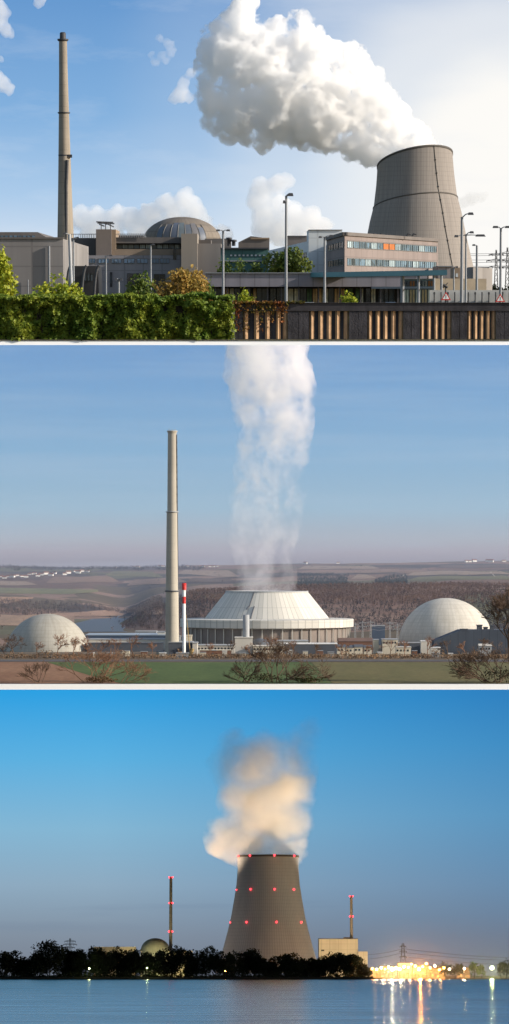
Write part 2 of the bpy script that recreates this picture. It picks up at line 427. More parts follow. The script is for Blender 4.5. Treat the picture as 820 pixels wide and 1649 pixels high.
hedge = thing('ivy_hedge', 'thick green ivy hedge covering the left half of the verge behind the white ledge', 'hedge', (xr(180), YF, 0))
b = MB(); b.box(xr(-260), xr(372), YF+.02, YF+.55, 0, 1.9)
for i in range(70):
    x = xr(-255+i*9); b.path([(x, YF-.05, 0), (x+random.uniform(-.2, .2), YF-.12, .9), (x+random.uniform(-.3, .3), YF-.02, 1.9)], [.04, .03, .015], 5)
b.build('stem', M('hedge_stems', (.035, .028, .018), .95, .3, 3.), hedge)
def hz(x): return 2.08+.17*noise.noise(Vector((x*.55, 3, 1)))+.12*noise.noise(Vector((x*1.9, 8, 1)))
def hb(x, z): return (.42*noise.noise(Vector((x*.9, z*1.1, 5))))+.26*noise.noise(Vector((x*2.6, z*2.6, 2)))
b = MB()
for i in range(30000):
    x = random.uniform(xr(-260), xr(366+14*random.random())); r = random.random()
    if r < .72: z = random.uniform(.0, hz(x)); y = YF-.38-hb(x, z)*1.5+random.gauss(0, .05)
    else: z = hz(x)+random.gauss(-.01, .05); y = random.uniform(YF-.4, YF+.65)
    b.leaf((x, y, z), random.uniform(.06, .115), .3)
b.build('foliage', l_ivy, hedge)
b = MB()
for i in range(1500):
    px = random.uniform(335, 492)*1.; k = max(0, 1-abs(px-415)/80)
    if random.random() > k+.25: continue
    x = xr(px); b.leaf((x, YF-.2+random.gauss(0, .05), zc1+.02+random.gauss(0, .03)-(random.random()**3)*.55*(px < 465)), random.uniform(.03, .065), .5)
for px0 in (383, 397, 421, 438, 452):
    for i in range(60):
        z = random.uniform(.4 if px0 < 430 else .8, zc1); b.leaf((xr(px0)+random.gauss(0, .07), YF-.2+random.gauss(0, .03), z), random.uniform(.03, .06), .3)
b.build('autumn_foliage', l_ivyred, hedge, 'orange and red ivy leaves creeping along the fence cap')

# ---------------------------------------------------------------- shrubs behind the hedge
bush('shrub', 'tall yellow-green shrub at the left edge above the hedge', -4, 168., 398, 74, l_yel, c_bark, 3600, .12)
bush('shrub', 'low yellow-green shrub below the leaning white lamp post', 92, 160., 445, 88, l_yel, c_bark, 3500, .11)
bush('shrub', 'small dark green shrub left of the ochre bush', 227, 176., 447, 58, l_grn, c_bark, 2600, .11)
bush('shrub', 'large round ochre shrub in front of the grey block', 292, 170., 431, 98, l_och, c_bark, 6500, .105)
bush('shrub', 'small green shrub tucked against the right side of the ochre bush', 334, 175., 450, 34, l_grn, c_bark, 1300, .1)
bush('shrub', 'flat bright green shrub above the reddish ivy', 392, 165., 468, 40, l_yel, c_bark, 1200, .1)
bush('shrub', 'small yellow shrub in front of the glazed entrance hall', 563, 190., 468, 28, l_yel, c_bark, 1200, .1)

# ---------------------------------------------------------------- left hall (two visible faces)
h = thing('turbine_hall', 'large windowless grey-beige hall at the left edge with a louvred roof light', 'hall', (X(50, 620.), 620., 0))
F1 = Facade(-90, 620., 102, 620.); F2 = Facade(102, 620.03, 141, 700.)
zt = Z(384.5, 620.)
b = MB(); F1.body(b, 0, zt, 95.); b.build('wall', c_beige, h)
p, q = F2.pt(102.05), F2.pt(141); zr = Z(401, 700.); bk = 18.
b = MB(); b.prism([tuple(p), tuple(q), (q.x-10, q.y+bk), (p.x-1, p.y+bk+60)], 0, 0, [zt, zr, zr, zt]); b.build('side_wall', c_conc, h)
b = MB(); b.box(X(-90, 619.6), X(102.2, 619.6), 619.7, 620.6, zt, zt+.35); b.build('parapet', c_beige_d, h)
b = MB(); xa, xb, xc = X(-90, 640.), X(61, 640.), X(84, 640.); zl = Z(373.5, 640.)
b.add([(xa, 640, zt), (xc, 640, zt), (xb, 640, zl), (xa, 640, zl), (xa, 690, zt), (xc, 690, zt), (xb, 690, zl), (xa, 690, zl)],
      [(0, 1, 2, 3), (7, 6, 5, 4), (1, 5, 6, 2), (3, 2, 6, 7), (0, 3, 7, 4)]); b.build('roof_light', c_beige_d, h)
for i in range(11):
    px = -20+i*7.2; b = MB(); b.box(X(px, 640.), X(px+4.8, 640.), 639.75, 640.05, Z(382, 640.), Z(379, 640.)); b.build('louvre', g_blue, h)
b = MB(); b.tube((X(79, 619.), 619.6, 0), (X(79, 619.), 619.6, Z(396, 619.)), .25); b.tube((X(45, 619.), 619.6, 0), (X(45, 619.), 619.6, Z(450, 619.)), .12); b.build('drainpipe', c_metal, h)

# dark curved shelter next to it
s = thing('arched_shelter', 'dark shelter with curved arch ribs at the foot of the left hall', 'shelter', (X(132, 560.), 560., 0))
for i, px in enumerate((108, 133, 153)):
    b = MB(); x = X(px, 560.); r = U(7, 560.); zz = Z(428, 560.); pts = []
    for k in range(9):
        a = math.pi*k/16; pts.append((x-r*math.cos(a)*1.2+r, 560.+.2, max(.0, zz*math.sin(a) if k else 0)))
    b.path([(p[0], 559.6, p[2]) for p in pts], .3, 6); b.build('arch_rib', c_dark, s)
b = MB()
pr = [(X(106, 562.), 0)]+[(X(106, 562.)+U(10, 562.)*(1-math.cos(math.pi*k/12)), Z(428, 562.)*math.sin(math.pi*k/12)) for k in range(1, 7)]+[(X(158, 562.), Z(428, 562.)), (X(160, 562.), 0)]
n = len(pr); b.add([(x, 562., z) for x, z in pr]+[(x, 575., z) for x, z in pr], [tuple(range(n))[::-1], tuple(range(n, 2*n))]+[(i, (i+1) % n, n+(i+1) % n, n+i) for i in range(n)])
b.build('shell', M('shelter_dark_glazing', (.03, .03, .034), .3, .3, .4), s)
for i in range(3):
    b = MB(); b.box(X(136+i*5, 561.), X(139+i*5, 561.), 561.6, 562.05, Z(452, 561.), Z(440, 561.)); b.build('pane', g_dark, s)

# ---------------------------------------------------------------- middle-left reactor building
B = thing('reactor_building', 'long stepped grey and brown building in front of the reactor dome', 'building', (X(230, 780.), 780., 0))
Fb = Facade(112, 780., 330, 780.)
def fb(px0, px1, pt, pb, Y, depth, mat, name='wall'):
    b = MB(); b.box(X(px0, Y), X(px1, Y), Y, Y+depth, Z(pb, Y) if pb < 470 else 0, Z(pt, Y)); return b.build(name, mat, B)
fb(104, 318, 411, 480, 780., 40, c_grey)
fb(112, 156, 383, 411, 790., 30, c_beige_d, 'upper_wall')
fb(155, 180, 369, 411.02, 781., 24, M('brown_stair_render', (.19, .16, .145), .9, .1, .06, .2), 'stair_tower')
fb(180.05, 187, 369.4, 411.03, 782., 22, c_tan, 'stair_tower')  # tan box paints the stair tower's warm sunlit side as colour
fb(187.05, 292, 391.5, 401, 786., 30, c_dark, 'window_band')
fb(187.05, 292, 401.02, 410.8, 782., 34, c_tan, 'spandrel'); fb(187.05, 292, 382, 391.4, 783., 34, c_beige_d, 'roof_band')
fb(292.1, 318, 376, 480, 772., 20, M('pale_stair_block', (.25, .22, .19), .9, .08, .06, .3), 'stair_block')
fb(318.1, 356, 392, 480, 776., 20, c_conc, 'stair_block'); fb(318.2, 340, 386, 392, 790., 14, c_beige_d, 'plant_room')
fb(330, 372, 384, 400, 880., 20, c_beige_d, 'plant_room')
fb(188, 232, 378.5, 382, 800., 20, c_dark, 'roof_unit')
Fw = Facade(187.1, 785.9, 292, 785.9)
for i in range(11): window(Fw, B, 188.5+i*9.3, 196.6+i*9.3, Z(400.4, 786.), Z(393.4, 786.), c_frame, g_pale if i % 3 else g_blue, 3)
Fg = Facade(104, 779.9, 318, 779.9)
for a, e in ((141, 154), (159, 176), (180, 196), (200, 217), (221, 238), (242, 256), (258, 273)): window(Fg, B, a, e, Z(424, 780.), Z(416, 780.), c_frame, g_sky, 3)
for a, e, p0, p1 in ((177.5, 181, 438, 462), (205, 224, 440, 472), (248, 266, 441, 472), (279, 284, 400, 418)): window(Fg, B, a, e, Z(p1, 780.) if p1 < 470 else .1, Z(p0, 780.), c_dark, g_dark, 2, 'gate')
b = MB()
for i in range(34):
    x = X(115+i*3.6, 781.); 
    if 152 < 115+i*3.6 < 188: continue
    zz = Z(383 if i < 12 else 382, 781.); b.tube((x, 782.5, zz), (x, 782.5, zz+1.1), .07, n=4)
b.tube((X(114, 781.), 782.5, Z(383, 781.)+1.05), (X(236, 781.), 782.5, Z(383, 781.)+1.05), .09, n=4)
b.build('roof_railing', c_metal, B)
b = MB(); Y = 776.; zt = Z(357.5, Y)
for p0, p1 in (((155, 357), (182, 358)), ((157, 359), (184, 360)), ((160, 361), (168, 364)), ((172, 360), (183, 365)), ((162, 357), (172, 361))):
    b.tube(P(*p0, Y), P(*p1, Y+2), .16, n=4)
for px in (163, 170, 178): b.tube(P(px, 369, Y+3), P(px, 359, Y+1), .1, n=4)
b.build('antenna_frame', c_dark, B)

# dome behind
def dome_mat(name, col, nw, nh, dark=.5, rough=.8, var=.1):
    """shell of rectangular panels: joints along meridians and courses, each panel a shade of its own"""
    t = NT(name); co = t.coord(); s_ = t.n('ShaderNodeSeparateXYZ', {0: co})
    an = t.math('MULTIPLY', t.math('ARCTAN2', s_.outputs[1], s_.outputs[0]), nw/6.2832)
    hh = t.math('DIVIDE', s_.outputs[2], nh)
    j = t.math('MAXIMUM', t.math('LESS_THAN', t.math('FRACT', an), .07), t.math('LESS_THAN', t.math('FRACT', hh), .09))
    v = t.n('ShaderNodeCombineXYZ', {0: t.math('FLOOR', an), 1: t.math('FLOOR', hh)}).outputs[0]
    rnd = t.n('ShaderNodeTexWhiteNoise', {'Vector': v}).outputs['Value']
    c = t.mix(rnd, tuple(k*(1-var) for k in col), tuple(k*(1+var) for k in col))
    c = t.mix(t.math('MULTIPLY', j, dark), c, tuple(k*.4 for k in col))
    c = t.mix(.5, c, t.ramp(t.noise(co, .06, 5, .6), [(.3, (.75, .73, .7)), (.7, (1, 1, 1))]), 'MULTIPLY')
    sk_ = t.noise(t.n('ShaderNodeCombineXYZ', {0: t.math('MULTIPLY', an, .8), 1: t.math('MULTIPLY', hh, .12)}).outputs[0], 1.3, 5, .7)
    c = t.mix(.45, c, t.ramp(sk_, [(.35, (.68, .66, .62)), (.6, (1, 1, 1))]), 'MULTIPLY')
    return t.bsdf(c, rough)
Y = 1050.; cxp = 293.5; r = U(62.5, Y); zb = Z(388, Y); ht = Z(349, Y)-zb
d = thing('reactor_dome', 'brown-grey ribbed reactor dome rising behind the grey building', 'dome', (X(cxp, Y), Y, 0))
b = MB(); b.lathe([(r, 0), (r, zb)]+[(r*math.cos(math.pi/2*k/16)+.01, zb+ht*math.sin(math.pi/2*k/16)) for k in range(1, 17)], (X(cxp, Y), Y), 72)
b.build('shell', dome_mat('dome_brown_shell', (.20, .175, .15), 40, 2.3, .6), d)
b = MB(); x0 = X(cxp, Y)
def dpt(a, e, out): return (x0+(r+out)*math.cos(e)*math.cos(a), Y+(r+out)*math.cos(e)*math.sin(a), zb+(ht+out)*math.sin(e))
m_rb = M('dome_rib', (.15, .145, .14), .7, .1, .3)
for a in (-130, -118, -106, -95, -84, -73, -62, -51):
    b = MB(); b.path([dpt(R(a), R(e), .1) for e in range(0, 41, 5)], .18, 4); b.build('rib', m_rb, d)
for k, (a, e1) in enumerate(((-129, 34), (-117, 42), (-105, 46), (-94, 46), (-83, 40), (-72, 44), (-61, 32))):
    b = MB(); aa = [R(a+q*2.4) for q in range(5)]; ee = [R(e1*q/6) for q in range(7)]
    b.add([dpt(p, e, .15) for e in ee for p in aa], [(m*5+n, m*5+n+1, (m+1)*5+n+1, (m+1)*5+n) for m in range(6) for n in range(4)], True)
    b.build('cladding_panel', M('dome_panel_%d' % k, [(.10, .12, .15), (.14, .14, .15), (.11, .13, .17), (.12, .15, .17)][k % 4], .5, .15, .2), d)

# ---------------------------------------------------------------- tall tapering chimney
Y = 1250.
c1 = thing('chimney', 'tall tapering concrete chimney with three dark ring platforms above the left hall', 'chimney', (X(105, Y), Y, 0))
pr = [(480, 15.2), (385, 13.2), (330, 11.6), (256, 9.8), (184, 8.2), (120, 7.0), (66, 6.4)]
b = MB()
def cxl(py): return 101.3+(py-60)*.0135
vs = []; n = 24
for py, hw in pr:
    x = X(cxl(py), Y, py); z = Z(py, Y)
    for i in range(n): a = 6.2832*i/n; vs.append((x+U(hw, Y)*math.cos(a), Y+U(hw, Y)*math.sin(a), z))
b.add(vs, [(j*n+i, j*n+(i+1) % n, (j+1)*n+(i+1) % n, (j+1)*n+i) for j in range(len(pr)-1) for i in range(n)], True)
b.build('shaft', M('chimney_concrete', (.33, .29, .24), .95, .14, .05, .5, panel=(60., 4.6, .25)), c1)
def ring(py, hw, hpx, name='platform'):
    b = MB(); c = (X(cxl(py), Y, py), Y); z0, z1 = Z(py+hpx, Y), Z(py, Y); r0 = U(hw, Y)
    b.lathe([(r0*.7, z0), (r0, z0+(z1-z0)*.4), (r0*1.06, z1), (r0*.7, z1+.01)], c, 24); b.build(name, c_dark, c1)
ring(62.5, 8.6, 4.2); ring(180.5, 9.6, 3.2); ring(249, 9.6, 5.)
b = MB(); b.lathe([(U(5, Y), Z(64, Y)), (U(4.8, Y), Z(53, Y)), (U(3.4, Y), Z(51.6, Y)), (U(3.2, Y), Z(54, Y))], (X(101.2, Y, 60), Y), 20); b.build('cap', c_dark, c1)
b = MB(); b.path([(X(107.0, Y)+.1, Y-U(11.0, Y), 4), (X(107., Y, 300)+.1, Y-U(10.5, Y), Z(300, Y)), (X(109., Y, 256), Y-U(9.4, Y), Z(258, Y))], .75, 6); b.build('ladder_duct', c_dark, c1)
b = MB(); b.box(X(110, Y, 250), X(116.5, Y, 250), Y-U(9, Y), Y-U(4, Y), Z(254, Y), Z(249, Y)); b.build('service_box', c_dark, c1)

# ---------------------------------------------------------------- small vents, ridge hut, green link building
v = thing('roof_vent', 'pair of black mushroom vents beside a ridged hut right of the dome', 'vent', (X(369, 800.), 800., Z(395, 800.)))
b = MB()
for px, py in ((369, 382.5), (376.5, 386)):
    c = (X(px, 800.), 800.); b.lathe([(.5, Z(396, 800.)), (.5, Z(py+3, 800.)), (.9, Z(py+3, 800.)), (.8, Z(py, 800.)), (.01, Z(py-.5, 800.))], c, 12)
b.build('cowl', c_dark, v)
h2 = thing('ridged_hut', 'brown gabled hall behind the green link bridge', 'hall', (X(405, 900.), 900., 0))
def gable(root, a, m, e, ptop, peave, Y, depth, mat, name='wall'):
    b = MB(); pts = [(X(a, Y), 0), (X(e, Y), 0), (X(e, Y), Z(peave, Y)), (X(m, Y), Z(ptop, Y)), (X(a, Y), Z(peave+6, Y))]; n = 5
    b.add([(x, Y, z) for x, z in pts]+[(x, Y+depth, z) for x, z in pts], [tuple(range(n)), tuple(range(n, 2*n))[::-1]]+[(i, (i+1) % n, n+(i+1) % n, n+i)[::-1] for i in range(n)])
    return b.build(name, mat, root)
gable(h2, 384, 404, 434, 380, 384, 900., 30, c_beige_d)
b = MB(); b.box(X(404, 899.), X(434, 899.), 899.5, 931, Z(385, 899.), Z(382.5, 899.)); b.build('roof', c_tan, h2)
h3 = thing('brown_block', 'small brown flat-roofed block left of the pale stair tower', 'building', (X(478, 850.), 850., 0))
b = MB(); b.box(X(462, 850.), X(495, 850.), 850, 875, 0, Z(381, 850.)); b.build('wall', c_beige_d, h3)
b = MB(); b.box(X(461.5, 850.), X(495.5, 850.), 849.6, 875.4, Z(381, 850.), Z(379.4, 850.)); b.build('roof', c_dark, h3)
h4 = thing('green_link_building', 'dark green link building with a row of small lit windows', 'building', (X(390, 740.), 740., 0))
b = MB(); b.box(X(355.5, 740.), X(432, 740.), 740, 760, 0, Z(401, 740.)); b.build('wall', c_green, h4)
b = MB(); b.box(X(355, 740.), X(432.5, 740.), 739.3, 760.5, Z(401, 740.), Z(398.6, 740.)); b.build('roof', c_dark, h4)
Fq = Facade(356, 739.9, 432, 739.9)
for i in range(9): window(Fq, h4, 371+i*6.6, 374.2+i*6.6, Z(412.5, 740.), Z(409.5, 740.), c_frame, c_white, 1)
b = MB(); b.box(X(356, 739.), X(432, 739.), 739.2, 740, Z(421, 739.), Z(419, 739.)); b.build('sill_beam', c_metal, h4)
for i, (px, w_) in enumerate(((362, 30), (388, 34), (415, 30))):
    bush('shrub', ('dark green shrub on the terrace under the green building, %s of three' % ('left', 'middle', 'right')[i]), px, 640., 417+i, w_, l_grn, c_bark, 420, .3, z0=U(30, 640.), group='dark shrubs on the terrace')

# ---------------------------------------------------------------- pale building with the stair tower, tree in front
W_ = thing('pale_office_building', 'pale blue-white office wing with a windowless stair tower', 'building', (X(500, 700.), 700., 0))
Fw1 = Facade(426, 860., 497, 700.); zt = Z(388, 700.)
b = MB(); Fw1.body(b, 0, zt, 30.); b.build('wall', c_white, W_)
b = MB(); b.box(X(497.1, 698.), X(551, 698.), 698, 722, 0, Z(370.5, 698.)); b.build('stair_tower', c_white, W_)
b = MB(); b.box(X(496.8, 698.), X(551.3, 698.), 697.7, 722.3, Z(370.5, 698.), Z(369.5, 698.)); b.build('parapet', c_metal, W_)
for k in range(3):
    for i in range(6):
        a = 438+i*9.6; window(Fw1, W_, a, a+8.2, zt-4.6-k*3.9, zt-2.6-k*3.9, c_frame, g_dark, 2)
tree('tree', 'spreading green tree in front of the pale office wing', 'tree', 458, 600., 397, 84, MLeaf('bright_tree_leaf', (.05, .085, .02), (.16, .19, .03), (.08, .12, .02), .12), c_bark, 2600, .34, low=.35, trunk_r=.3)

# ---------------------------------------------------------------- brown office block
O = thing('brown_office_block', 'brown two-storey office block with blue window bands and one orange blind', 'building', (X(555, 600.), 600., 0))
Fl = Facade(526, 655., 555, 600.); Fr = Facade(555, 600., 705, 668.)
zt = Z(379, 600.); b = MB(); pA, pB, pC = Fl.a, Fr.a, Fr.b
b.prism([tuple(pA), tuple(pB), tuple(pC), (pC.x-4, pC.y+40), (pA.x+2, pA.y+50)], 0, zt); b.build('wall', c_mauve, O)
b = MB(); Fl.box(b, 526, 555, zt, zt+.7, .4, .6); Fr.box(b, 555.1, 705.5, zt, zt+.7, .4, .6); b.build('parapet', c_beige_d, O)
zz = [(Z(399, 600.), Z(387, 600.)), (Z(427.5, 600.), Z(415, 600.))]
for r_, (z0, z1) in enumerate(zz):
    for i in range(3): window(Fl, O, 529+i*8.4, 536.6+i*8.4, z0, z1, c_frame, g_dark, 2)
    for i in range(15):
        a = 559+i*9.6; org = (r_ == 0 and i in (6, 7))
        window(Fr, O, a, a+9., z0, z1, c_frame, c_orange if org else (g_blue if (i*7+r_*3) % 4 else g_pale), 3 if not org else 1)
b = MB()
for px in (600, 611, 655, 664): b.tube(P(px, 380, 640.), P(px+3, 376, 640.), .2, n=5); b.tube(P(px+3, 376, 640.), P(px+7, 378, 640.), .15, n=5)
b.build('roof_fan', c_dark, O)

# ---------------------------------------------------------------- low gate house with long fascia, and the teal canopy
G = thing('gate_house', 'long low gate house with a slate-coloured fascia over a dark glazed front', 'building', (X(480, 520.), 520., 0))
b = MB(); b.box(X(330, 520.), X(688, 520.), 520, 545, Z(461.5, 520.), Z(440, 520.)); b.build('roof', c_fascia, G)
b = MB(); b.box(X(330, 519.), X(688, 519.), 519.6, 545.4, Z(440, 519.), Z(438.6, 519.)); b.build('roof_edge', c_metal, G)
b = MB(); b.box(X(332, 524.), X(686, 524.), 525, 545, 0, Z(461.6, 524.)); b.build('wall', M('gate_house_interior_wall', (.05, .045, .04), .8, .3, .3), G)
Fh = Facade(332, 524.8, 686, 524.8)
cw = [M('lit_interior_tan', (.6, .40, .20), .9, .3, 1.), g_dark, M('lit_interior_pale', (.7, .66, .52), .9, .3, 1.), g_dark, M('foyer_green', (.10, .17, .09), .9, .5, .8), g_dark]  # tan and pale pane colours stand in for glimpses of lit interior
i = 0; px = 338.
while px < 640:
    w_ = random.uniform(5, 10); m_ = cw[random.choice((0, 1, 2, 1, 4, 1, 3))]
    window(Fh, G, px, px+w_, .25, Z(464, 524.), c_dark, m_, random.choice((1, 2)), 'window'); px += w_+random.choice((.8, 1.2, 4.)); i += 1
for px in (346, 365, 400, 430, 452, 480, 512, 546, 580, 612, 640, 672):
    b = MB(); b.box(X(px, 521.), X(px+2.4, 521.), 521, 521.6, 0, Z(461.7, 521.)); b.build('column', M('dark_column', (.07, .065, .07), .7, .1, 1.) if px == 346 else bpy.data.materials['dark_column'], G)
K = thing('teal_canopy', 'flat teal entrance canopy on slim grey columns in front of the brown office block', 'canopy', (X(620, 480.), 480., 0))
Fk = Facade(500, 520., 720, 470.)
b = MB(); p, q = Fk.a, Fk.b; b.prism([tuple(p), tuple(q), (q.x-2, q.y+16), (p.x, p.y+16)], Z(443, 470.), Z(434.5, 470.)); b.build('roof', c_teal, K)
for px in (649, 675, 700, 712):
    p = Fk.pt(px); b = MB(); b.tube((p.x, p.y+1.5, 0), (p.x, p.y+1.5, Z(443, 470.)), .32 if px == 649 else .2, n=8); b.build('column', c_metal, K)
b = MB(); p, q = Fk.pt(600), Fk.pt(702); b.prism([(p.x, p.y+4), (q.x, q.y+4), (q.x, q.y+4.3), (p.x, p.y+4.3)], Z(464, 470.), Z(461, 470.)); b.build('cross_beam', c_metal, K)
Fk2 = Facade(650, 500., 700, 490.)
E = thing('glazed_entrance', 'glazed entrance pavilion with orange and tan panels under the teal canopy', 'pavilion', (X(675, 500.), 500., 0))
b = MB(); Fk2.body(b, 0, Z(449, 500.), 10.); b.build('wall', M('pavilion_wall', (.20, .17, .13), .8, .2, .3), E)
for i in range(5):
    window(Fk2, E, 650.5+i*9.8, 659.6+i*9.8, .3, Z(465, 495.), c_frame, cw[0] if i % 2 else cw[2], 2)
    window(Fk2, E, 650.5+i*9.8, 659.6+i*9.8, Z(462, 495.), Z(451, 495.), c_frame, c_orange if i in (1, 4) else g_dark, 2)
Fx = Facade(692, 400., 880, 400.)
x_ = thing('barrier_wall', 'low whitish concrete barrier wall at the right behind the warning signs', 'wall', (X(760, 400.), 400., 0))
b = MB(); Fx.body(b, 0, Z(467, 400.), .5); b.build('wall', M('whitewashed_concrete', (.5, .5, .49), .9, .12, .3, .3), x_)
for i in range(12):
    px = 700+i*11.; b = MB(); b.tube((X(px, 399.), 399.4, 0), (X(px, 399.), 399.4, Z(470, 399.)), .1, n=6)
    if i % 2 == 0: b.box(X(px-1.6, 399.), X(px+1.2, 399.), 399.2, 399.5, Z(474, 399.), Z(470.5, 399.))
    b.build('post', c_dark, x_)

# ---------------------------------------------------------------- cooling tower
Y = 2200.; cxp = 671.
def half(py):   # half width in px read off the silhouette
    T_ = [(236, 59.6), (262, 60.2), (290, 62.4), (323, 66.5), (350, 73.5), (383, 80), (430, 91), (460, 98), (482, 103)]
    for (a, ra), (b_, rb) in zip(T_, T_[1:]):
        if a <= py <= b_: return ra+(rb-ra)*(py-a)/(b_-a)
    return T_[-1][1] if py > 460 else T_[0][1]
ct = thing('cooling_tower', 'huge grey-brown ribbed concrete cooling tower giving off white steam at the right', 'cooling tower', (X(cxp, Y), Y, 0))
t = NT('tower_ribbed_concrete'); co = t.coord(); s_ = t.n('ShaderNodeSeparateXYZ', {0: co})
an = t.math('ARCTAN2', s_.outputs[1], s_.outputs[0])
ri = t.math('FRACT', t.math('MULTIPLY', an, 150/6.2832)); rib = t.ramp(ri, [(0, (.72, .72, .72)), (.18, (1, 1, 1)), (.82, (1, 1, 1)), (1, (.78, .78, .78))])
st = t.noise(t.n('ShaderNodeCombineXYZ', {0: t.math('MULTIPLY', an, 12.), 1: t.math('MULTIPLY', s_.outputs[2], .012)}).outputs[0], 1.6, 5, .65)
col = t.mix(t.ramp(st, [(.3, (0, 0, 0)), (.7, (1, 1, 1))]), (.20, .182, .17), (.28, .255, .235))
col = t.mix(.8, col, rib, 'MULTIPLY')
lat = t.math('LESS_THAN', t.math('FRACT', t.math('DIVIDE', s_.outputs[2], 3.4)), .1); col = t.mix(t.math('MULTIPLY', lat, .22), col, (.08, .075, .07))
m_ct = t.bsdf(col, .95)
lean = (245-262)/-119.  # rim drops towards the left
kx, ky = .165, .30
prof = [(U(half(py), Y), Z(py, Y)) for py in (482, 460, 430, 410, 383, 365, 350, 336, 323, 306, 290, 276, 266, 257)]
b = MB(); b.lathe(prof, (X(cxp, Y), Y), 150, kx*0, 0.)
zc = Z(257, Y); vs = []
# lean grows with height so that the foot stays level
for i, v in enumerate(b.v):
    k = max(0., min(1.1, v[2]/zc)); b.v[i] = (v[0]-U(3.5, Y)*k, v[1], v[2]+k*(kx*(v[0]-X(cxp, Y))-ky*(v[1]-Y)))
b.build('shell', m_ct, ct)
def leanpt(v):
    k = max(0., min(1.1, v[2]/zc)); return (v[0]-U(3.5, Y)*k, v[1], v[2]+k*(kx*(v[0]-X(cxp, Y))-ky*(v[1]-Y)))
def course(py, add, hpx, name, mat):
    r = U(half(py)+add, Y); z0, z1 = Z(py+hpx, Y), Z(py, Y); b = MB(); b.lathe([(r-U(add+.8, Y), z0), (r, z0), (r, z1), (r-U(add+.8, Y), z1)], (X(cxp, Y), Y), 120)
    b.v = [leanpt(v) for v in b.v]; b.build(name, mat, ct)
m_cr = M('tower_ring_dark', (.085, .078, .072), .9, .1, .1)
course(256.5, .9, 3.2, 'rim', m_cr); course(327, .9, 2.0, 'ring_walkway', m_cr)
b = MB(); r = U(half(257)-1.2, Y); b.lathe([(r, Z(258, Y)), (U(half(300)-2, Y), Z(300, Y))], (X(cxp, Y), Y), 90); b.v = [leanpt(v) for v in b.v]; b.build('inner_wall', m_cr, ct)
b = MB(); A = R(-63)
for py in range(259, 470, 4):
    for q in (py, ):
        r0 = U(half(q)+.5, Y); r1 = U(half(q+4)+.5, Y); a = A+.004*(py-259)*.2
        b.tube(leanpt((X(cxp, Y)+r0*math.cos(a), Y+r0*math.sin(a), Z(q, Y))), leanpt((X(cxp, Y)+r1*math.cos(a), Y+r1*math.sin(a), Z(q+4, Y))), .28, n=4)
    if (py-259) % 20 == 0:
        r0 = U(half(py)+.9, Y); b.ball(leanpt((X(cxp, Y)+r0*math.cos(a), Y+r0*math.sin(a), Z(py, Y))), U(1.3, Y), 6, 4)
b.build('ladder', m_cr, ct)

# small structures at the tower's foot
s = thing('annex_building', 'small grey flat annex at the foot of the big cooling tower', 'building', (X(770, 900.), 900., 0))
b = MB(); b.prism([(X(750, 900.), 900), (X(762, 890.), 890), (X(793, 910.), 910), (X(781, 925.), 925)], 0, Z(431, 900.)); b.build('wall', c_conc, s)
b = MB(); b.box(X(763, 890.), X(788, 905.), 905, 915, Z(431, 900.), Z(429.6, 900.)); b.build('roof', c_dark, s)
s = thing('grey_shed', 'grey shed between the brown office block and the tan pillar', 'shed', (X(717, 640.), 640., 0))
b = MB(); b.box(X(705.6, 640.), X(730, 640.), 640, 660, 0, Z(429.5, 640.)); b.build('wall', c_grey, s)
b = MB(); b.box(X(705.4, 640.), X(730.5, 640.), 639.6, 660.4, Z(429.5, 640.), Z(428, 640.)); b.build('roof', c_metal, s)
s = thing('tan_pillar_hut', 'narrow tan concrete hut right of the grey shed', 'hut', (X(736, 560.), 560., 0))
b = MB(); b.box(X(731, 560.), X(741, 560.), 560, 570, 0, Z(431, 560.)); b.build('wall', c_tan, s)
b = MB(); b.box(X(734, 559.8), X(737.6, 559.8), 559.8, 560.1, Z(446, 560.), Z(440, 560.)); b.build('window', c_white, s)

# ---------------------------------------------------------------- street lamps
def lamp(label, px, pytop, Y, heads, rad=.11, lean=0., group='street lamps around the plant', mat=None):
    x = X(px, Y, pytop+60); zt = Z(pytop, Y); mat = mat or c_metal
    t = thing('street_lamp', label, 'street lamp', (x, Y, 0), group=group)
    b = MB(); b.tube((x+lean, Y, 0), (x, Y, zt), rad*1.3, rad, 8); b.lathe([(rad*2.2, 0), (rad*2.0, .5), (rad*1.3, .6)], (x+lean, Y), 8); b.build('pole', mat, t)
    for (dx, dz, L) in heads:           # arm offset, rise, head length
        b = MB(); b.path([(x, Y, zt-.1), (x+dx*.5, Y-.1, zt+dz*.7), (x+dx, Y-.2, zt+dz)], [.07, .06, .05], 6); b.build('arm', mat, t)
        sg = 1 if dx >= 0 else -1; b = MB(); b.frustum((x+dx+sg*L*.3, Y-.2, zt+dz-.16), (L*.5, .22), (x+dx+sg*L*.3, Y-.2, zt+dz+.10), (L*.36, .12)); b.build('lamp_head', c_dark, t)
    return t
lamp('tallest street lamp with a small hooked head, in front of the pale office wing', 461, 315, 250., [(.22, .12, .5), (-.1, -.5, .25)], .10)
lamp('twin-headed street lamp right of the reactor dome', 359.5, 371, 420., [(.55, .05, .6), (-.55, .05, .6)], .15)
lamp('twin-headed street lamp standing before the pale stair tower', 523, 381, 420., [(.75, .15, .7), (-.5, -.02, .5)], .15)
lamp('thin street lamp in front of the left part of the grey reactor building', 243, 394, 500., [(.3, .1, .5)], .13)
lamp('thick leaning pale street lamp at the foot of the tall chimney', 112, 377, 400., [(-.5, .1, .4)], .2, .35, mat=M('pale_pole', (.34, .36, .39), .6, .1, 1.))
lamp('dark slim street lamp close beside the leaning pale lamp', 118.5, 383, 500., [(.6, .1, .5)], .15)
lamp('short thin lamp in front of the grey reactor building wall', 171, 412, 520., [(.7, .1, .6)], .12)
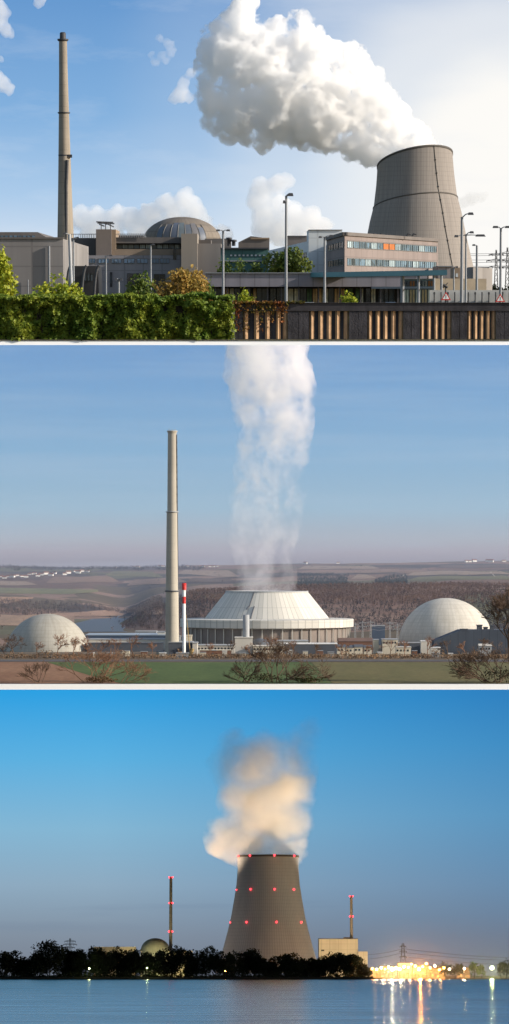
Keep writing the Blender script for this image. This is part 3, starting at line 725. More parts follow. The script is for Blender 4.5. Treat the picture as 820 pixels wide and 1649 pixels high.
lamp('knee-high lamp post with a small crossbar in front of the dark gate', 191.5, 449, 300., [(.18, 0., .3), (-.18, 0, .3)], .10)
lamp('street lamp with one raised arm over the cooling tower foot', 744, 349, 300., [(.7, .35, .6)], .13)
lamp('street lamp with two long drooping arms beside the tower foot', 750.5, 377, 340., [(1.3, -.12, 1.2), (.5, .25, .5), (-1.0, -.2, .5)], .1)
lamp('single-headed street lamp in front of the small grey annex', 768, 395, 450., [(-.35, .08, .5)], .16)
lamp('wide twin-headed street lamp at the right edge of the plant', 806.5, 367, 350., [(.6, .15, .7), (-.45, .15, .7)], .13)
lamp('thin lamp post with a small head behind the low barrier', 731, 430, 430., [(.3, .05, .4)], .1)

# warning signs
for px, pt, lab in ((718.5, 469, 'red and white triangular warning sign below the grey shed'), (806, 472, 'red and white triangular warning sign at the right edge')):
    Y = 210.; t = thing('warning_sign', lab, 'sign', (X(px, Y), Y, 0)); x = X(px, Y); zt = Z(pt, Y); w_ = U(8, Y)
    b = MB(); b.tube((x, Y+.06, 0), (x, Y+.06, zt-.05), .035, n=8); b.build('pole', c_dark, t)
    def tri(s_, y): return [(x-w_*s_, y, zt-.05-w_*1.0-w_*.62*s_*1.0), (x+w_*s_, y, zt-.05-w_*1.0-w_*.62*s_), (x, y, zt-.05-w_*1.0+w_*1.05*s_)]
    b = MB(); a_, c_ = tri(1, Y-.02), tri(1, Y+.02); b.add(a_+c_, [(0, 1, 2), (5, 4, 3), (0, 3, 4, 1), (1, 4, 5, 2), (2, 5, 3, 0)]); pl = b.build('plate', M('sign_red', (.55, .03, .02), .5, .05, 2.) if px < 750 else bpy.data.materials['sign_red'], t)
    b = MB(); a_ = tri(.66, Y-.026); c_ = tri(.66, Y-.021); b.add(a_+c_, [(0, 1, 2), (5, 4, 3), (0, 3, 4, 1), (1, 4, 5, 2), (2, 5, 3, 0)]); b.build('face', m_ledge, pl)
    b = MB(); zc_ = zt-.05-w_; b.box(x-.02, x+.02, Y-.034, Y-.028, zc_-.08, zc_+.14); b.box(x-.02, x+.02, Y-.034, Y-.028, zc_-.16, zc_-.12); b.build('symbol', c_dark, pl)
t = thing('signal_mast', 'short black signal mast with a slanted head above the left warning sign', 'mast', (X(719, 215.), 215., 0))
b = MB(); b.tube((X(718, 215.), 215.2, 0), (X(718, 215.), 215.2, Z(462, 215.)), .05); b.build('pole', c_dark, t)
b = MB(); b.tube(P(713.5, 463, 215.), P(722, 455, 215.), .07, .02); b.tube(P(714, 458, 215.), P(721, 463, 215.), .09); b.build('head', c_dark, t)

# pylons and wires far right, trees
def pylon(label, px, pytop, Y, hw, arms, mat, group=None, rad=.18, z0=0.):
    x = X(px, Y); zt = Z(pytop, Y); h_ = zt-z0; t = thing('lattice_pylon', label, 'pylon', (x, Y, z0), group=group); b = MB(); w0 = U(hw, Y); w1 = w0*.22
    for sx in (-1, 1):
        for sy in (-1, 1): b.tube((x+sx*w0, Y+sy*w0, z0), (x+sx*w1, Y+sy*w1, zt), rad, rad*.7, 4)
    n = 9
    for i in range(n):
        k0, k1 = i/n, (i+1)/n; a, c = w0+(w1-w0)*k0, w0+(w1-w0)*k1
        b.tube((x-a, Y-a, z0+h_*k0), (x+c, Y-c, z0+h_*k1), rad*.6, n=4); b.tube((x+a, Y-a, z0+h_*k0), (x-c, Y-c, z0+h_*k1), rad*.6, n=4)
    b.build('mast', mat, t)
    for (py, aw) in arms:
        b = MB(); z = Z(py, Y); L = U(aw, Y); b.tube((x-L, Y, z), (x+L, Y, z), rad, n=4); b.tube((x-L, Y, z), (x, Y, z+L*.22), rad*.7, n=4); b.tube((x+L, Y, z), (x, Y, z+L*.22), rad*.7, n=4)
        for q in (-.95, -.5, .5, .95): b.tube((x+L*q, Y, z), (x+L*q, Y, z-U(2.2, Y)), rad*.8, n=4)
        b.build('cross_arm', mat, t)
    return t
pylon('slim lattice pylon far away at the right edge, left of its neighbour', 799, 402, 2500., 3.6, [(410, 12), (420, 16), (430, 12)], c_dark, None, .3)
pylon('slim lattice pylon far away cut by the right edge of the view', 817, 398, 2450., 3.8, [(408, 14), (420, 18), (431, 14)], c_dark, None, .3)
b = MB()
for py in (408, 418, 428, 411, 422):
    for a, e, d in ((690, 799, 6), (799, 900, -3)):
        pts = [P(a+(e-a)*k/8, py-6*(1 if a < 790 else 0)+(6*k/8 if a < 790 else -k)+3*math.sin(math.pi*k/8), 2500.) for k in range(9)]
        b.path(pts, .16, 4)
b.single('overhead_wire', c_dark, 'sagging power lines running to the far right pylons', 'power line', (X(760, 2500.), 2500., Z(415, 2500.)))
l_far = MLeaf('far_dark_leaf', (.03, .04, .02), (.06, .07, .03), None, .1)
for i, (px, pt, w_) in enumerate(((796, 457, 16), (808, 459, 16), (822, 456, 20))):
    tree('far_tree', ('dark round tree under the far pylon, %s of three in the row' % ('left', 'middle', 'right')[i]), 'tree', px, 1500., pt, w_, l_far, c_bark, 260, .6, 'far trees at the right edge', .1)

# a parked car seen over the fence
def car(label, px, Y, col, L=4.3):
    x = X(px, Y); t = thing('parked_car', label, 'car', (x, Y, .012)); z = .012
    def loft(secs, name, mat, par=t):
        b = MB(); n = len(secs[0][1]); vs = []
        for y, pr_ in secs: vs += [(x+a, Y+y, z+h) for a, h in pr_]
        fs = [(j*n+i, j*n+(i+1) % n, (j+1)*n+(i+1) % n, (j+1)*n+i) for j in range(len(secs)-1) for i in range(n)]
        fs += [tuple(range(n)), tuple(range((len(secs)-1)*n, len(secs)*n))[::-1]]; b.add(vs, fs); return b.build(name, mat, par)
    h = L/2; low = [(-h, .35), (-h+.05, .7), (-h+.9, .88), (h-.7, .92), (h-.03, .75), (h, .35)]
    loft([(-.85, low), (.85, low)], 'body', col)
    top = [(-h+1., .89), (-h+1.75, 1.38), (h-1.5, 1.42), (h-.5, .93)]
    loft([(-.7, top), (.7, top)], 'cabin', g_dark)
    b = MB(); b.box(x-h+1.7, x+h-1.5, Y-.66, Y+.66, z+1.41, z+1.46); b.build('roof', col, t)
    for sx in (-h+.8, h-.85):
        for sy in (-.83, .83):
            b = MB(); b.tube((x+sx, Y+sy-.09, z+.32), (x+sx, Y+sy+.09, z+.32), .32, n=16); b.build('wheel', c_dark, t)
    for sy in (-.55, .55):
        b = MB(); b.box(x-h-.02, x-h+.05, Y+sy-.18, Y+sy+.18, z+.58, z+.7); b.build('headlight', c_white, t)
car('pale blue car parked before the gate house under the tall lamp', 497, 335., M('car_paint_pale', (.4, .46, .52), .3, .03, 1.))
car('dark car parked behind the fence left of the canopy columns', 628, 340., M('car_paint_blue', (.12, .2, .32), .3, .03, 1.))

# ---------------------------------------------------------------- steam and clouds
def vapour(name, dens, aniso=.2, col=(1, 1, 1), absb=None):
    t = NT(name); nd = t.n('ShaderNodeVolumeScatter', {'Color': (*col, 1), 'Density': dens, 'Anisotropy': aniso})
    return t.vol(nd.outputs[0])
Y = 2230.
pl = pxblobs([(672, 246, 34), (650, 243, 34), (625, 236, 30), (600, 226, 34), (575, 213, 38), (612, 205, 32), (640, 205, 26), (660, 222, 26), (545, 200, 42), (585, 175, 44), (610, 160, 28), (625, 180, 30), (596, 126, 22),
   (520, 175, 52), (550, 140, 46), (560, 105, 30), (490, 190, 40), (465, 195, 34), (440, 175, 46), (480, 140, 60), (520, 105, 40), (485, 75, 38), (484, 45, 22), (440, 110, 56), (445, 70, 34), (400, 110, 52), (395, 60, 34), (372, 90, 44),
   (345, 100, 28), (360, 150, 40), (405, 165, 46), (375, 190, 30), (366, 212, 14), (352, 196, 18), (340, 75, 18), (352, 55, 22), (385, 25, 22), (398, 5, 16), (430, 205, 26), (400, 205, 22), (420, 228, 10), (392, -14, 14), (500, 220, 20)], Y)
t = NT('billowing_steam'); co = t.coord(); u_ = U(1, Y)
wv = t.n('ShaderNodeVectorMath', {0: t.n('ShaderNodeTexNoise', {'Vector': co, 'Scale': 1/(30*u_), 'Detail': 4., 'Roughness': .6}).outputs['Color'], 1: (20*u_,)*3}, operation='MULTIPLY').outputs[0]
q_ = t.n('ShaderNodeVectorMath', {0: co, 1: wv}, operation='ADD').outputs[0]
nz = t.noise(q_, 1/(26*u_), 7, .68); n2 = t.noise(q_, 1/(75*u_), 2, .5)
dd = t.math('MULTIPLY', t.math('ADD', t.math('MULTIPLY', t.math('SUBTRACT', nz, .475), 1.5), t.math('MULTIPLY', t.math('SUBTRACT', n2, .42), .7)), 9., clamp=True)
m_st1 = t.vol(t.n('ShaderNodeVolumeScatter', {'Color': (1, 1, 1, 1), 'Density': t.math('MULTIPLY', dd, .26), 'Anisotropy': .25}).outputs[0])
hull('steam_plume', pl, m_st1, 'dense white cumulus-like steam plume drifting up and left from the big cooling tower', 'steam plume', U(2., Y), U(17, Y), U(34, Y), seed=1, octaves=5)
m_cl = vapour('thin_cloud', .06, .1)
Yc = 2700.
def cloud(lab, lst, m, amp=7, fs=22, seed=0, vox=2.2): hull('cloud', pxblobs(lst, Yc), m, lab, 'cloud', U(vox, Yc), U(amp, Yc), U(fs, Yc), seed=seed, multi=True)
cloud('ragged white cloud at the upper left corner', [(2, 20, 13), (-4, 36, 14), (10, 48, 10), (18, 55, 6), (-8, 5, 14)], m_cl, 6, 14, 2)
cloud('small puffy cloud cut by the left edge, below the corner cloud', [(4, 135, 13), (14, 142, 10), (-6, 128, 14), (0, 95, 6)], m_cl, 5, 13, 3)
cloud('tiny wisp of cloud at the top edge left of centre', [(62, 4, 8), (66, -4, 9)], m_cl, 5, 12, 4)
cloud('broken curl of cloud between the chimney and the steam', [(257, 62, 5), (272, 70, 7), (277, 82, 7), (262, 90, 6), (250, 100, 6), (244, 88, 4), (268, 96, 5)], vapour('wispy_cloud', .032, .1), 6, 9, 5, 1.6)
cloud('small flat-bottomed puff of cloud just left of the steam', [(292, 152, 13), (280, 158, 8), (306, 158, 7), (296, 132, 8), (308, 118, 7)], m_cl, 6, 13, 6)
cloud('low white cloud bank between the chimney and the reactor dome', [(130, 352, 18), (155, 350, 16), (185, 352, 20), (215, 352, 18), (245, 345, 20), (270, 330, 18), (300, 325, 20), (312, 340, 18), (225, 372, 18), (150, 372, 20), (180, 375, 20), (330, 365, 16), (360, 375, 12), (110, 340, 7), (280, 350, 20)], m_cl, 9, 22, 7)
cloud('tall white cloud rising behind the tallest street lamp', [(430, 370, 22), (425, 345, 20), (418, 325, 18), (422, 305, 17), (445, 296, 15), (462, 290, 9), (450, 330, 16), (470, 350, 22), (500, 355, 20), (520, 362, 14), (455, 372, 24), (490, 375, 20)], m_cl, 9, 22, 8)
cloud('small grey cloud right of the cooling tower', [(745, 326, 9), (758, 320, 11), (772, 317, 9), (782, 315, 6)], (lambda: (lambda t: t.vol(t.n('ShaderNodeAddShader', {0: t.n('ShaderNodeVolumeScatter', {'Color': (.9, .9, .95, 1), 'Density': .02}).outputs[0], 1: t.n('ShaderNodeVolumeAbsorption', {'Color': (.6, .6, .6, 1), 'Density': .02}).outputs[0]}).outputs[0]))(NT('grey_cloud')))(), 4, 14, 9)
# ================================================================== MIDDLE COUNTRY: valley plant with a wide white hybrid cooling tower
use(2)
def sky2():
    t = NT('hazy_winter_sky'); co = t.coord(); Y = 11800.
    s_ = t.n('ShaderNodeSeparateXYZ', {0: co}); zt, zb = Z(555, Y), Z(903, Y)
    v = t.n('ShaderNodeMapRange', {0: s_.outputs[2], 1: zb, 2: zt}).outputs[0]
    c = t.ramp(v, [(0., srgb(150, 145, 152)), (.045, srgb(166, 160, 166)), (.10, srgb(168, 174, 180)), (.24, srgb(148, 184, 202)), (.5, srgb(118, 172, 206)), (.8, srgb(88, 154, 202)), (1., srgb(70, 142, 198))])
    st = t.ramp(t.noise(t.mapping(co, (.0006, .001, .012), rot=(0, .02, 0)), 1., 5, .6), [(.45, (0, 0, 0)), (.8, (.34, .34, .34))])
    c = t.mix(st, c, srgb(176, 198, 216))
    return t.surf(t.n('ShaderNodeEmission', {'Color': c, 'Strength': EX}).outputs[0])
sky_sheet('sky', sky2(), 11800., 330., 960., 3000.)

TY = [2530, 3400, 3900, 4400, 4800, 5300, 6200, 7500, 9000, 10800, 11300]
flat = lambda Y: 903+107*FPX/Y
TP = {-300: [0, 0, 0, 0, 1000, 985, 962, 943, 923, 913, 913], 0: [0, 0, 0, 0, 1002, 988, 965, 945, 925, 912, 912], 130: [0, 0, 0, 0, 0, 0, 970, 944, 924, 914, 914],
      200: [0, 0, 0, 0, 0, 0, 0, 952, 925, 914, 914], 262: [0, 0, 0, 1010, 985, 975, 960, 942, 924, 913, 913], 320: [0, 0, 0, 1005, 972, 957, 950, 938, 922, 911, 911],
      480: [0, 0, 0, 1002, 970, 948, 942, 931, 918, 908, 908], 640: [0, 0, 0, 1001, 968, 946, 940, 930, 918, 906.5, 907], 820: [0, 0, 0, 1000, 966, 944, 936, 926, 915, 903.5, 905], 1200: [0, 0, 0, 1000, 966, 944, 934, 924, 913, 901, 902]}
TX = sorted(TP)
TZ = {k: [max(0., 107-((v or flat(Y))-903)*Y/FPX) for v, Y in zip(TP[k], TY)] for k in TX}
def sm(t): return t*t*(3-2*t)
def h2(x, Y):
    px = CX+x*FPX/Y; px = max(TX[0], min(TX[-1]-.01, px)); Yc = max(TY[0], min(TY[-1]-.01, Y))
    i = max(k for k in range(len(TX)) if TX[k] <= px); j = max(k for k in range(len(TY)) if TY[k] <= Yc)
    i = min(i, len(TX)-2); j = min(j, len(TY)-2)
    u = sm((px-TX[i])/(TX[i+1]-TX[i])); v = (Yc-TY[j])/(TY[j+1]-TY[j])
    a, b_ = TZ[TX[i]], TZ[TX[i+1]]
    z = (a[j]*(1-v)+a[j+1]*v)*(1-u)+(b_[j]*(1-v)+b_[j+1]*v)*u
    k = min(1., z/20.)
    return z+k*(5*noise.noise(Vector((x/420, Y/800, 2)))+2*noise.noise(Vector((x/130, Y/260, 7))))
def on2(px, py):
    Y = 4000.
    while Y < 11200:
        x = (px-CX)*Y/FPX
        if 903+(107-h2(x, Y))*FPX/Y <= py: break
        Y += 20
    return x, Y, h2(x, Y)
xs = [-1500]+[-1300+i*26 for i in range(101)]+[1500, 1900, 2600]
ys = [2530, 2800, 3100, 3400, 3650, 3900]+[3960+i*60 for i in range(123)]
b = MB(); b.add([(x, y, h2(x, y)) for y in ys for x in xs], [(j*len(xs)+i, j*len(xs)+i+1, (j+1)*len(xs)+i+1, (j+1)*len(xs)+i) for j in range(len(ys)-1) for i in range(len(xs)-1)], True)
t = NT('winter_farmland'); co = t.coord(); wv = t.noise(t.mapping(co, (.004, .002, .004)), 1., 3)
vc = t.n('ShaderNodeTexVoronoi', {'Vector': t.n('ShaderNodeVectorMath', {0: t.mapping(co, (.0042, .0016, .0)), 1: t.n('ShaderNodeVectorMath', {0: (1, 1, 1), 1: wv}, operation='MULTIPLY').outputs[0]}, operation='ADD').outputs[0], 'Scale': 1.}).outputs['Color']
r_ = t.n('ShaderNodeSeparateColor', {0: vc}).outputs[0]
c = t.ramp(r_, [(0, (.15, .085, .06)), (.2, (.12, .085, .045)), (.38, (.22, .125, .085)), (.55, (.06, .045, .038)), (.7, (.27, .17, .12)), (.85, (.12, .11, .05)), (1, (.17, .10, .085))], 'CONSTANT')
c = t.mix(.7, c, t.ramp(t.noise(t.mapping(co, (.03, .012, .03)), 1., 6, .7), [(.3, (.5, .5, .5)), (.7, (1.1, 1.1, 1.1))]), 'MULTIPLY')
st = t.ramp(t.noise(t.mapping(co, (.006, .05, .01)), 1., 3, .5), [(.55, (0, 0, 0)), (.62, (.5, .5, .5))]); c = t.mix(st, c, (.05, .05, .035))
fu = t.noise(t.mapping(co, (.012, .09, .02), rot=(0, 0, .35)), 1., 3, .6); c = t.mix(.45, c, t.ramp(fu, [(.42, (.6, .58, .56)), (.5, (1.15, 1.1, 1.05)), (.58, (.8, .8, .8))]), 'MULTIPLY')
b.struct('terrain', t.bsdf(c, .98))
b = MB(); z0 = Z(1110.6, 2524.); ledge(b, 2600, 2524., z0, -.05, 2.); b.struct('ledge', m_ledge)

def patch(name, pts, mat, z=.3):
    vs = [P(px, py, 107*FPX/(py-903)) if True else 0 for px, py in pts]
    vs = [(X(px, 107*FPX/(py-903)), 107*FPX/(py-903), z) for px, py in pts]
    b = MB(); b.add(vs, [tuple(range(len(vs)))]); return b.struct(name, mat)
def MF(name, a, c_, sx=.02, sy=.004):
    t = NT(name); co = t.coord(); n1 = t.noise(t.mapping(co, (sx, sy, .02)), 1., 6, .65); n2 = t.noise(t.mapping(co, (sx*9, sy*9, .1)), 1., 4, .7)
    rw = t.n('ShaderNodeTexWave', {'Vector': t.mapping(co, (1, 1, 1), rot=(0, 0, .5)), 'Scale': .035, 'Distortion': 3., 'Detail': 3., 'Detail Scale': 2.}).outputs['Fac']
    c = t.mix(.6, t.ramp(n1, [(.35, a), (.65, c_)]), t.ramp(n2, [(.3, (.6, .6, .6)), (.7, (1.1, 1.1, 1.1))]), 'MULTIPLY')
    return t.bsdf(t.mix(.35, c, t.ramp(rw, [(.2, (.7, .68, .64)), (.7, (1.1, 1.1, 1.1))]), 'MULTIPLY'), 1.)
patch('ploughed_field', [(-900, 1101), (195, 1101), (150, 1090), (75, 1066.5), (-900, 1065)], MF('ploughed_earth', (.22, .105, .055), (.30, .16, .09)))
patch('green_field', [(196, 1101), (535, 1101), (500, 1066.5), (76, 1066.5), (151, 1090)], MF('winter_wheat', (.05, .09, .018), (.08, .125, .028)))
patch('stubble_field', [(536, 1101), (1800, 1101), (1800, 1066.5), (501, 1066.5)], MF('olive_stubble', (.105, .10, .03), (.15, .125, .045)))
patch('road', [(-900, 1065.6), (1800, 1065.6), (1800, 1062.8), (-900, 1062.8)], M('old_asphalt', (.09, .085, .09), .95, .15, .02))
patch('verge', [(-900, 1062.5), (1800, 1062.5), (1800, 1040), (-900, 1040)], MF('dry_plant_ground', (.12, .085, .055), (.17, .13, .09)), .15)
mw = NT('river_water'); nrm = mw.n('ShaderNodeBump', {'Height': mw.noise(mw.mapping(mw.coord(), (.05, .02, .05)), 1., 4), 'Strength': .3, 'Distance': .5}).outputs[0]
patch('river', [(100, 1018), (205, 1018), (214, 1003), (238, 992), (262, 986.2), (238, 985.6), (190, 991), (150, 997), (118, 1005)], mw.bsdf((.07, .075, .08), .45, 0, nrm, .2), .6)

# woods of bare trees
def wood(name, lab, mat, pred, n, hgt, seed, Ya=4100, Yb=6100):
    random.seed(seed); b = MB(); k = 0
    while k < n:
        px, Y = random.uniform(-60, 900), random.uniform(Ya, Yb); x = (px-CX)*Y/FPX; z = h2(x, Y); py = 903+(107-z)*FPX/Y
        if not pred(px, py, Y): 
            if random.random() < .999: continue
        k += 1; h = hgt*random.uniform(.6, 1.25); w_ = h*random.uniform(.3, .45)
        b.tube((x, Y, z-1), (x, Y, z+h*.7), .22, .1, 3, False)
        for i in range(11):
            q = Vector((random.gauss(0, .4), random.gauss(0, .4), random.uniform(-.45, .5))); 
            b.leaf((x+q.x*w_, Y+q.y*w_, z+h*(.6+q.z*.8)), h*.13, 0, True)
    return b.single(name, mat, lab, 'wood', (0, 4800, 0), kind='stuff')
def m_wood(nm, a, b_, c_):
    t = NT(nm); co = t.coord(); n1 = t.noise(co, .012, 4, .6); n2 = t.noise(co, .25, 3, .7)
    return t.bsdf(t.mix(.6, t.ramp(n1, [(.35, a), (.5, b_), (.68, c_)]), t.ramp(n2, [(.3, (.5, .5, .5)), (.7, (1.25, 1.25, 1.25))]), 'MULTIPLY'), 1.)
wood('bare_woodland', 'brown leafless woodland on the slope behind the cooling tower and right dome', m_wood('brown_twigs', (.075, .045, .035), (.12, .068, .048), (.17, .10, .065)),
     lambda px, py, Y: px > 300+18*noise.noise(Vector((Y/200., 0, 0))) and 974+9*noise.noise(Vector((px/22., 5, 0))) > py > 938+5*noise.noise(Vector((px/40., 3, 0))) and Y < 5500, 7000, 7., 3)
wood('shade_toned_woodland', 'bare wood with shade put into its slate-brown colour at the foot of the slope behind the switchyard', m_wood('shade_toned_twigs', (.028, .026, .03), (.042, .036, .038), (.07, .05, .045)),
     lambda px, py, Y: px > 300 and py > 970+9*noise.noise(Vector((px/22., 5, 0))) and Y < 5500, 3200, 6.5, 13)  # lower part of the same wood; its darker colour paints the slope's shade
wood('ridge_trees', 'dark line of trees along the far left ridge', m_wood('ridge_twigs', (.03, .035, .04), (.05, .05, .05), (.07, .06, .055)),
     lambda px, py, Y: 913+3*noise.noise(Vector((px/30., 9, 0))) < py < 918+4*noise.noise(Vector((px/18., 2, 0))) and px < 330, 1300, 9., 17, 7800, 10600)
wood('dark_woodland', 'dark wooded spur between the river and the brown woods', m_wood('dark_twigs', (.04, .03, .03), (.06, .04, .035), (.09, .055, .042)),
     lambda px, py, Y: 196 < px < 330 and 958+max(0, (262-px))*.75 < py < 1014 and Y < 5300, 1300, 6., 4)
wood('riverside_trees', 'grey-brown belt of bare trees along the far river bank', m_wood('grey_twigs', (.08, .068, .065), (.11, .09, .08), (.17, .11, .08)),
     lambda px, py, Y: px < 262 and 955+9*math.sin(px/23.)-(7 if 68 < px < 100 else 0) < py < 988+4*math.sin(px/31.) and Y > 4900, 1700, 7.5, 5)
wood('hill_shade_wood', 'wood patches whose dark blue-green colour paints the hill shade on the far slope right of the steam', m_wood('hill_shade_twigs', (.02, .035, .04), (.03, .045, .05), (.04, .06, .06)),
     lambda px, py, Y: (479 < px < 560+10*noise.noise(Vector((py*.2, 1, 1))) and 924+(px-479)*.03 < py < 947-(px-479)*.02) or (604 < px < 656 and 927+max(0, (630-px))*.3 < py < 942), 3200, 5.5, 6, 5400, 8800)  # added wood, its dark colour stands in for shaded hill slopes
random.seed(11)
def drape(name, px0, px1, top, bot, mat, n=40, m=6):
    vs = []
    for i in range(n+1):
        px = px0+(px1-px0)*i/n
        for k in range(m+1):
            x, Y, z = on2(px, top(px)+(bot(px)-top(px))*k/m); vs.append((x, Y, z+.8))
    b = MB(); b.add(vs, [(i*(m+1)+k, (i+1)*(m+1)+k, (i+1)*(m+1)+k+1, i*(m+1)+k+1) for i in range(n) for k in range(m)], True); return b.struct(name, mat)
drape('far_meadow', -40, 158, lambda p: 947+p*.02, lambda p: 956+p*.015-max(0, p-110)*.1, MF('far_meadow_grass', (.14, .14, .06), (.20, .18, .08)))
drape('far_ploughed_field', -40, 54, lambda p: 961.5+max(0, p)*.02, lambda p: 975-max(0, p)*.2, MF('far_ploughed_earth', (.34, .19, .11), (.42, .26, .16)))
FM = [MF('vineyard_brown', (.18, .11, .075), (.26, .165, .11), .05, .02), MF('vineyard_tan', (.25, .175, .12), (.32, .23, .16), .05, .02), MF('far_olive', (.12, .115, .05), (.17, .15, .07), .05, .02), MF('far_dark_plough', (.09, .06, .045), (.13, .085, .065), .05, .02), MF('chalk_track', (.5, .44, .36), (.6, .52, .42))]
for i, (a, e, t0, t1, b0, b1, m_) in enumerate(((-60, 70, 921, 925, 932, 934, 3), (75, 190, 930, 927, 940, 937, 0), (-60, 60, 936, 936, 943, 943, 1), (170, 262, 921, 920, 927, 930, 2), (205, 300, 934, 930, 944, 938, 0), (286, 385, 919, 918, 925, 930, 1), (300, 385, 931, 932, 938, 937, 3), (480, 610, 912, 911, 917, 916, 1), (560, 700, 918, 917, 923, 922, 0),
        (655, 820, 921, 919, 927, 925, 1), (660, 830, 929, 927, 934, 934, 2), (700, 860, 911, 909, 916, 915, 3), (565, 605, 924, 926, 933, 931, 1), (500, 640, 906.5, 906, 909.5, 909, 0), (648, 656, 925, 924, 927, 925.4, 4), (640, 650, 929, 926, 931, 927.5, 4), (790, 800, 920, 930, 921, 932, 4))):
    drape('far_field', a, e, (lambda p, a=a, e=e, t0=t0, t1=t1: t0+(t1-t0)*(p-a)/(e-a)+(b0-t0)*.9*max(0, 1-(p-a)/12.)+(b1-t1)*.9*max(0, 1-(e-p)/18.)+.7*math.sin(p/17.)), (lambda p, a=a, e=e, b0=b0, b1=b1: b0+(b1-b0)*(p-a)/(e-a)+.5*math.sin(p/13.)), FM[m_], 24, 3)
drape('river_terrace', 96, 262, lambda p: 989-(p-96)*.08, lambda p: 994-(p-96)*.02, MF('terrace_earth', (.30, .18, .12), (.38, .24, .16)))
drape('near_slope_field', -40, 120, lambda p: 990+2*math.sin(p/20.), lambda p: 1008+p*.02, MF('slope_earth', (.26, .17, .11), (.34, .22, .14)))
# scattered far houses
hw = M('house_wall_white', (.75, .72, .66), .8, .05, .1); hr = M('house_roof_tile', (.20, .10, .07), .9, .2, .1)
def house0(loc, s=1.):
    t = thing('village_house', 'small white house in the hillside village at the far left', 'house', loc, 0., 'far houses of the hillside village')
    x, y, z = loc; b = MB(); b.box(x-6*s, x+6*s, y-4*s, y+4*s, z-2, z+4.5*s); b.build('wall', hw, t)
    b = MB(); r = [(x-6.6*s, y-4.6*s, z+4.5*s), (x+6.6*s, y-4.6*s, z+4.5*s), (x+6.6*s, y+4.6*s, z+4.5*s), (x-6.6*s, y+4.6*s, z+4.5*s), (x-6.6*s, y, z+7.5*s), (x+6.6*s, y, z+7.5*s)]
    b.add(r, [(0, 1, 5, 4), (2, 3, 4, 5), (1, 2, 5), (3, 0, 4), (3, 2, 1, 0)]); b.build('roof', hr, t); return t
base = None
for i, px in enumerate([2, 7, 13, 20, 28, 35, 42, 47, 50, 56, 61, 66, 74, 82, 88, 104, 110, 121, 126, 132, 141]):
    py = 930-px*.055+random.uniform(-2, 3); L = on2(px, py); s_ = random.uniform(.8, 1.3)
    if base is None: base = house0(L)
    else: dup(base, L, random.uniform(-.5, .5), s_)
for i, px in enumerate([186, 216, 222, 258, 264, 301, 322, 327, 338, 343, 349]):
    L = on2(px, 914.6-(px-186)*.012+random.uniform(-.8, .6)); dup(base, L, random.uniform(-.5, .5), random.uniform(.7, 1.3), 'tiny white house on the far ridge between the tall chimney and the steam', 'far houses on the middle ridge')
for i, px in enumerate([492, 545, 752, 757, 764, 786, 791, 812]):
    L = on2(px, 908.5-(px-492)*.012+random.uniform(-.5, .5)); dup(base, L, random.uniform(-.5, .5), random.uniform(.8, 1.5), 'tiny white house on the far ridge right of the steam', 'far houses on the right ridge')

# ---------------------------------------------------------------- the plant
YP = 3400.
X2 = lambda px, Y=YP: X(px, Y); Z2 = lambda py, Y=YP: Z(py, Y); U2 = lambda n, Y=YP: U(n, Y)
w_white = M('white_concrete_panel', (.62, .585, .52), .8, .05, .02, .15)
w_cream = M('cream_wall', (.72, .64, .50), .85, .08, .05, .2); w_brownroof = M('rust_brown_wall', (.22, .11, .07), .9, .15, .05)
w_blue = M('dark_blue_cladding', (.07, .10, .15), .7, .12, .05, .2); w_grey = M('light_grey_cladding', (.36, .37, .38), .8, .1, .04, .2); w_dk = M('dark_grey_cladding', (.10, .11, .13), .8, .15, .05, .2)
w_red = M('signal_red', (.55, .03, .025), .5, .06, .2); w_wht = M('signal_white', (.80, .79, .77), .5, .04, .2)
# wide hybrid cooling tower
T = thing('hybrid_cooling_tower', 'wide low white cooling tower with a conical top on a drum, steam rising from it', 'cooling tower', (X2(430, 3500.), 3500., 0))
C = (X2(430, 3500.), 3500.); u = lambda n: U(n, 3500.); zz = lambda py: Z(py, 3500.)
m_cone = NT('white_ribbed_cone'); t = m_cone; co = t.coord(); s_ = t.n('ShaderNodeSeparateXYZ', {0: co}); an = t.math('MULTIPLY', t.math('ARCTAN2', s_.outputs[1], s_.outputs[0]), 72/6.2832)
fr = t.math('FRACT', an); j = t.math('LESS_THAN', fr, .14); rnd = t.n('ShaderNodeTexWhiteNoise', {'Vector': t.n('ShaderNodeCombineXYZ', {0: t.math('FLOOR', an)}).outputs[0]}).outputs['Value']
c = t.mix(rnd, (.52, .50, .45), (.64, .61, .55)); c = t.mix(t.math('MULTIPLY', j, .55), c, (.26, .25, .23))
hj = t.math('LESS_THAN', t.math('FRACT', t.math('DIVIDE', s_.outputs[2], 17.)), .05); c = t.mix(t.math('MULTIPLY', hj, .3), c, (.3, .29, .27)); m_cone = t.bsdf(c, .75)
b = MB(); b.lathe([(u(103), zz(999)), (u(66), zz(953))], C, 72, smooth=False); b.build('cone', m_cone, T)
b = MB(); b.lathe([(u(66.6), zz(953.5)), (u(67), zz(951.5)), (u(64.5), zz(951.5)), (u(64), zz(960)), (u(90), zz(992))], C, 72); b.build('rim', w_grey, T)
b = MB(); b.lathe([(u(134), zz(1010.5)), (u(139.5), zz(1009)), (u(139.5), zz(996.5)), (u(103), zz(995.2))], C, 72, smooth=False); b.build('fascia', m_cone, T)
m_lou = M('brown_louvre_panel', (.25, .21, .185), .9, .12, .05, .2)
b = MB(); b.lathe([(u(132), 0), (u(132), zz(1010))], C, 72, smooth=False); b.build('louvre_wall', m_lou, T)
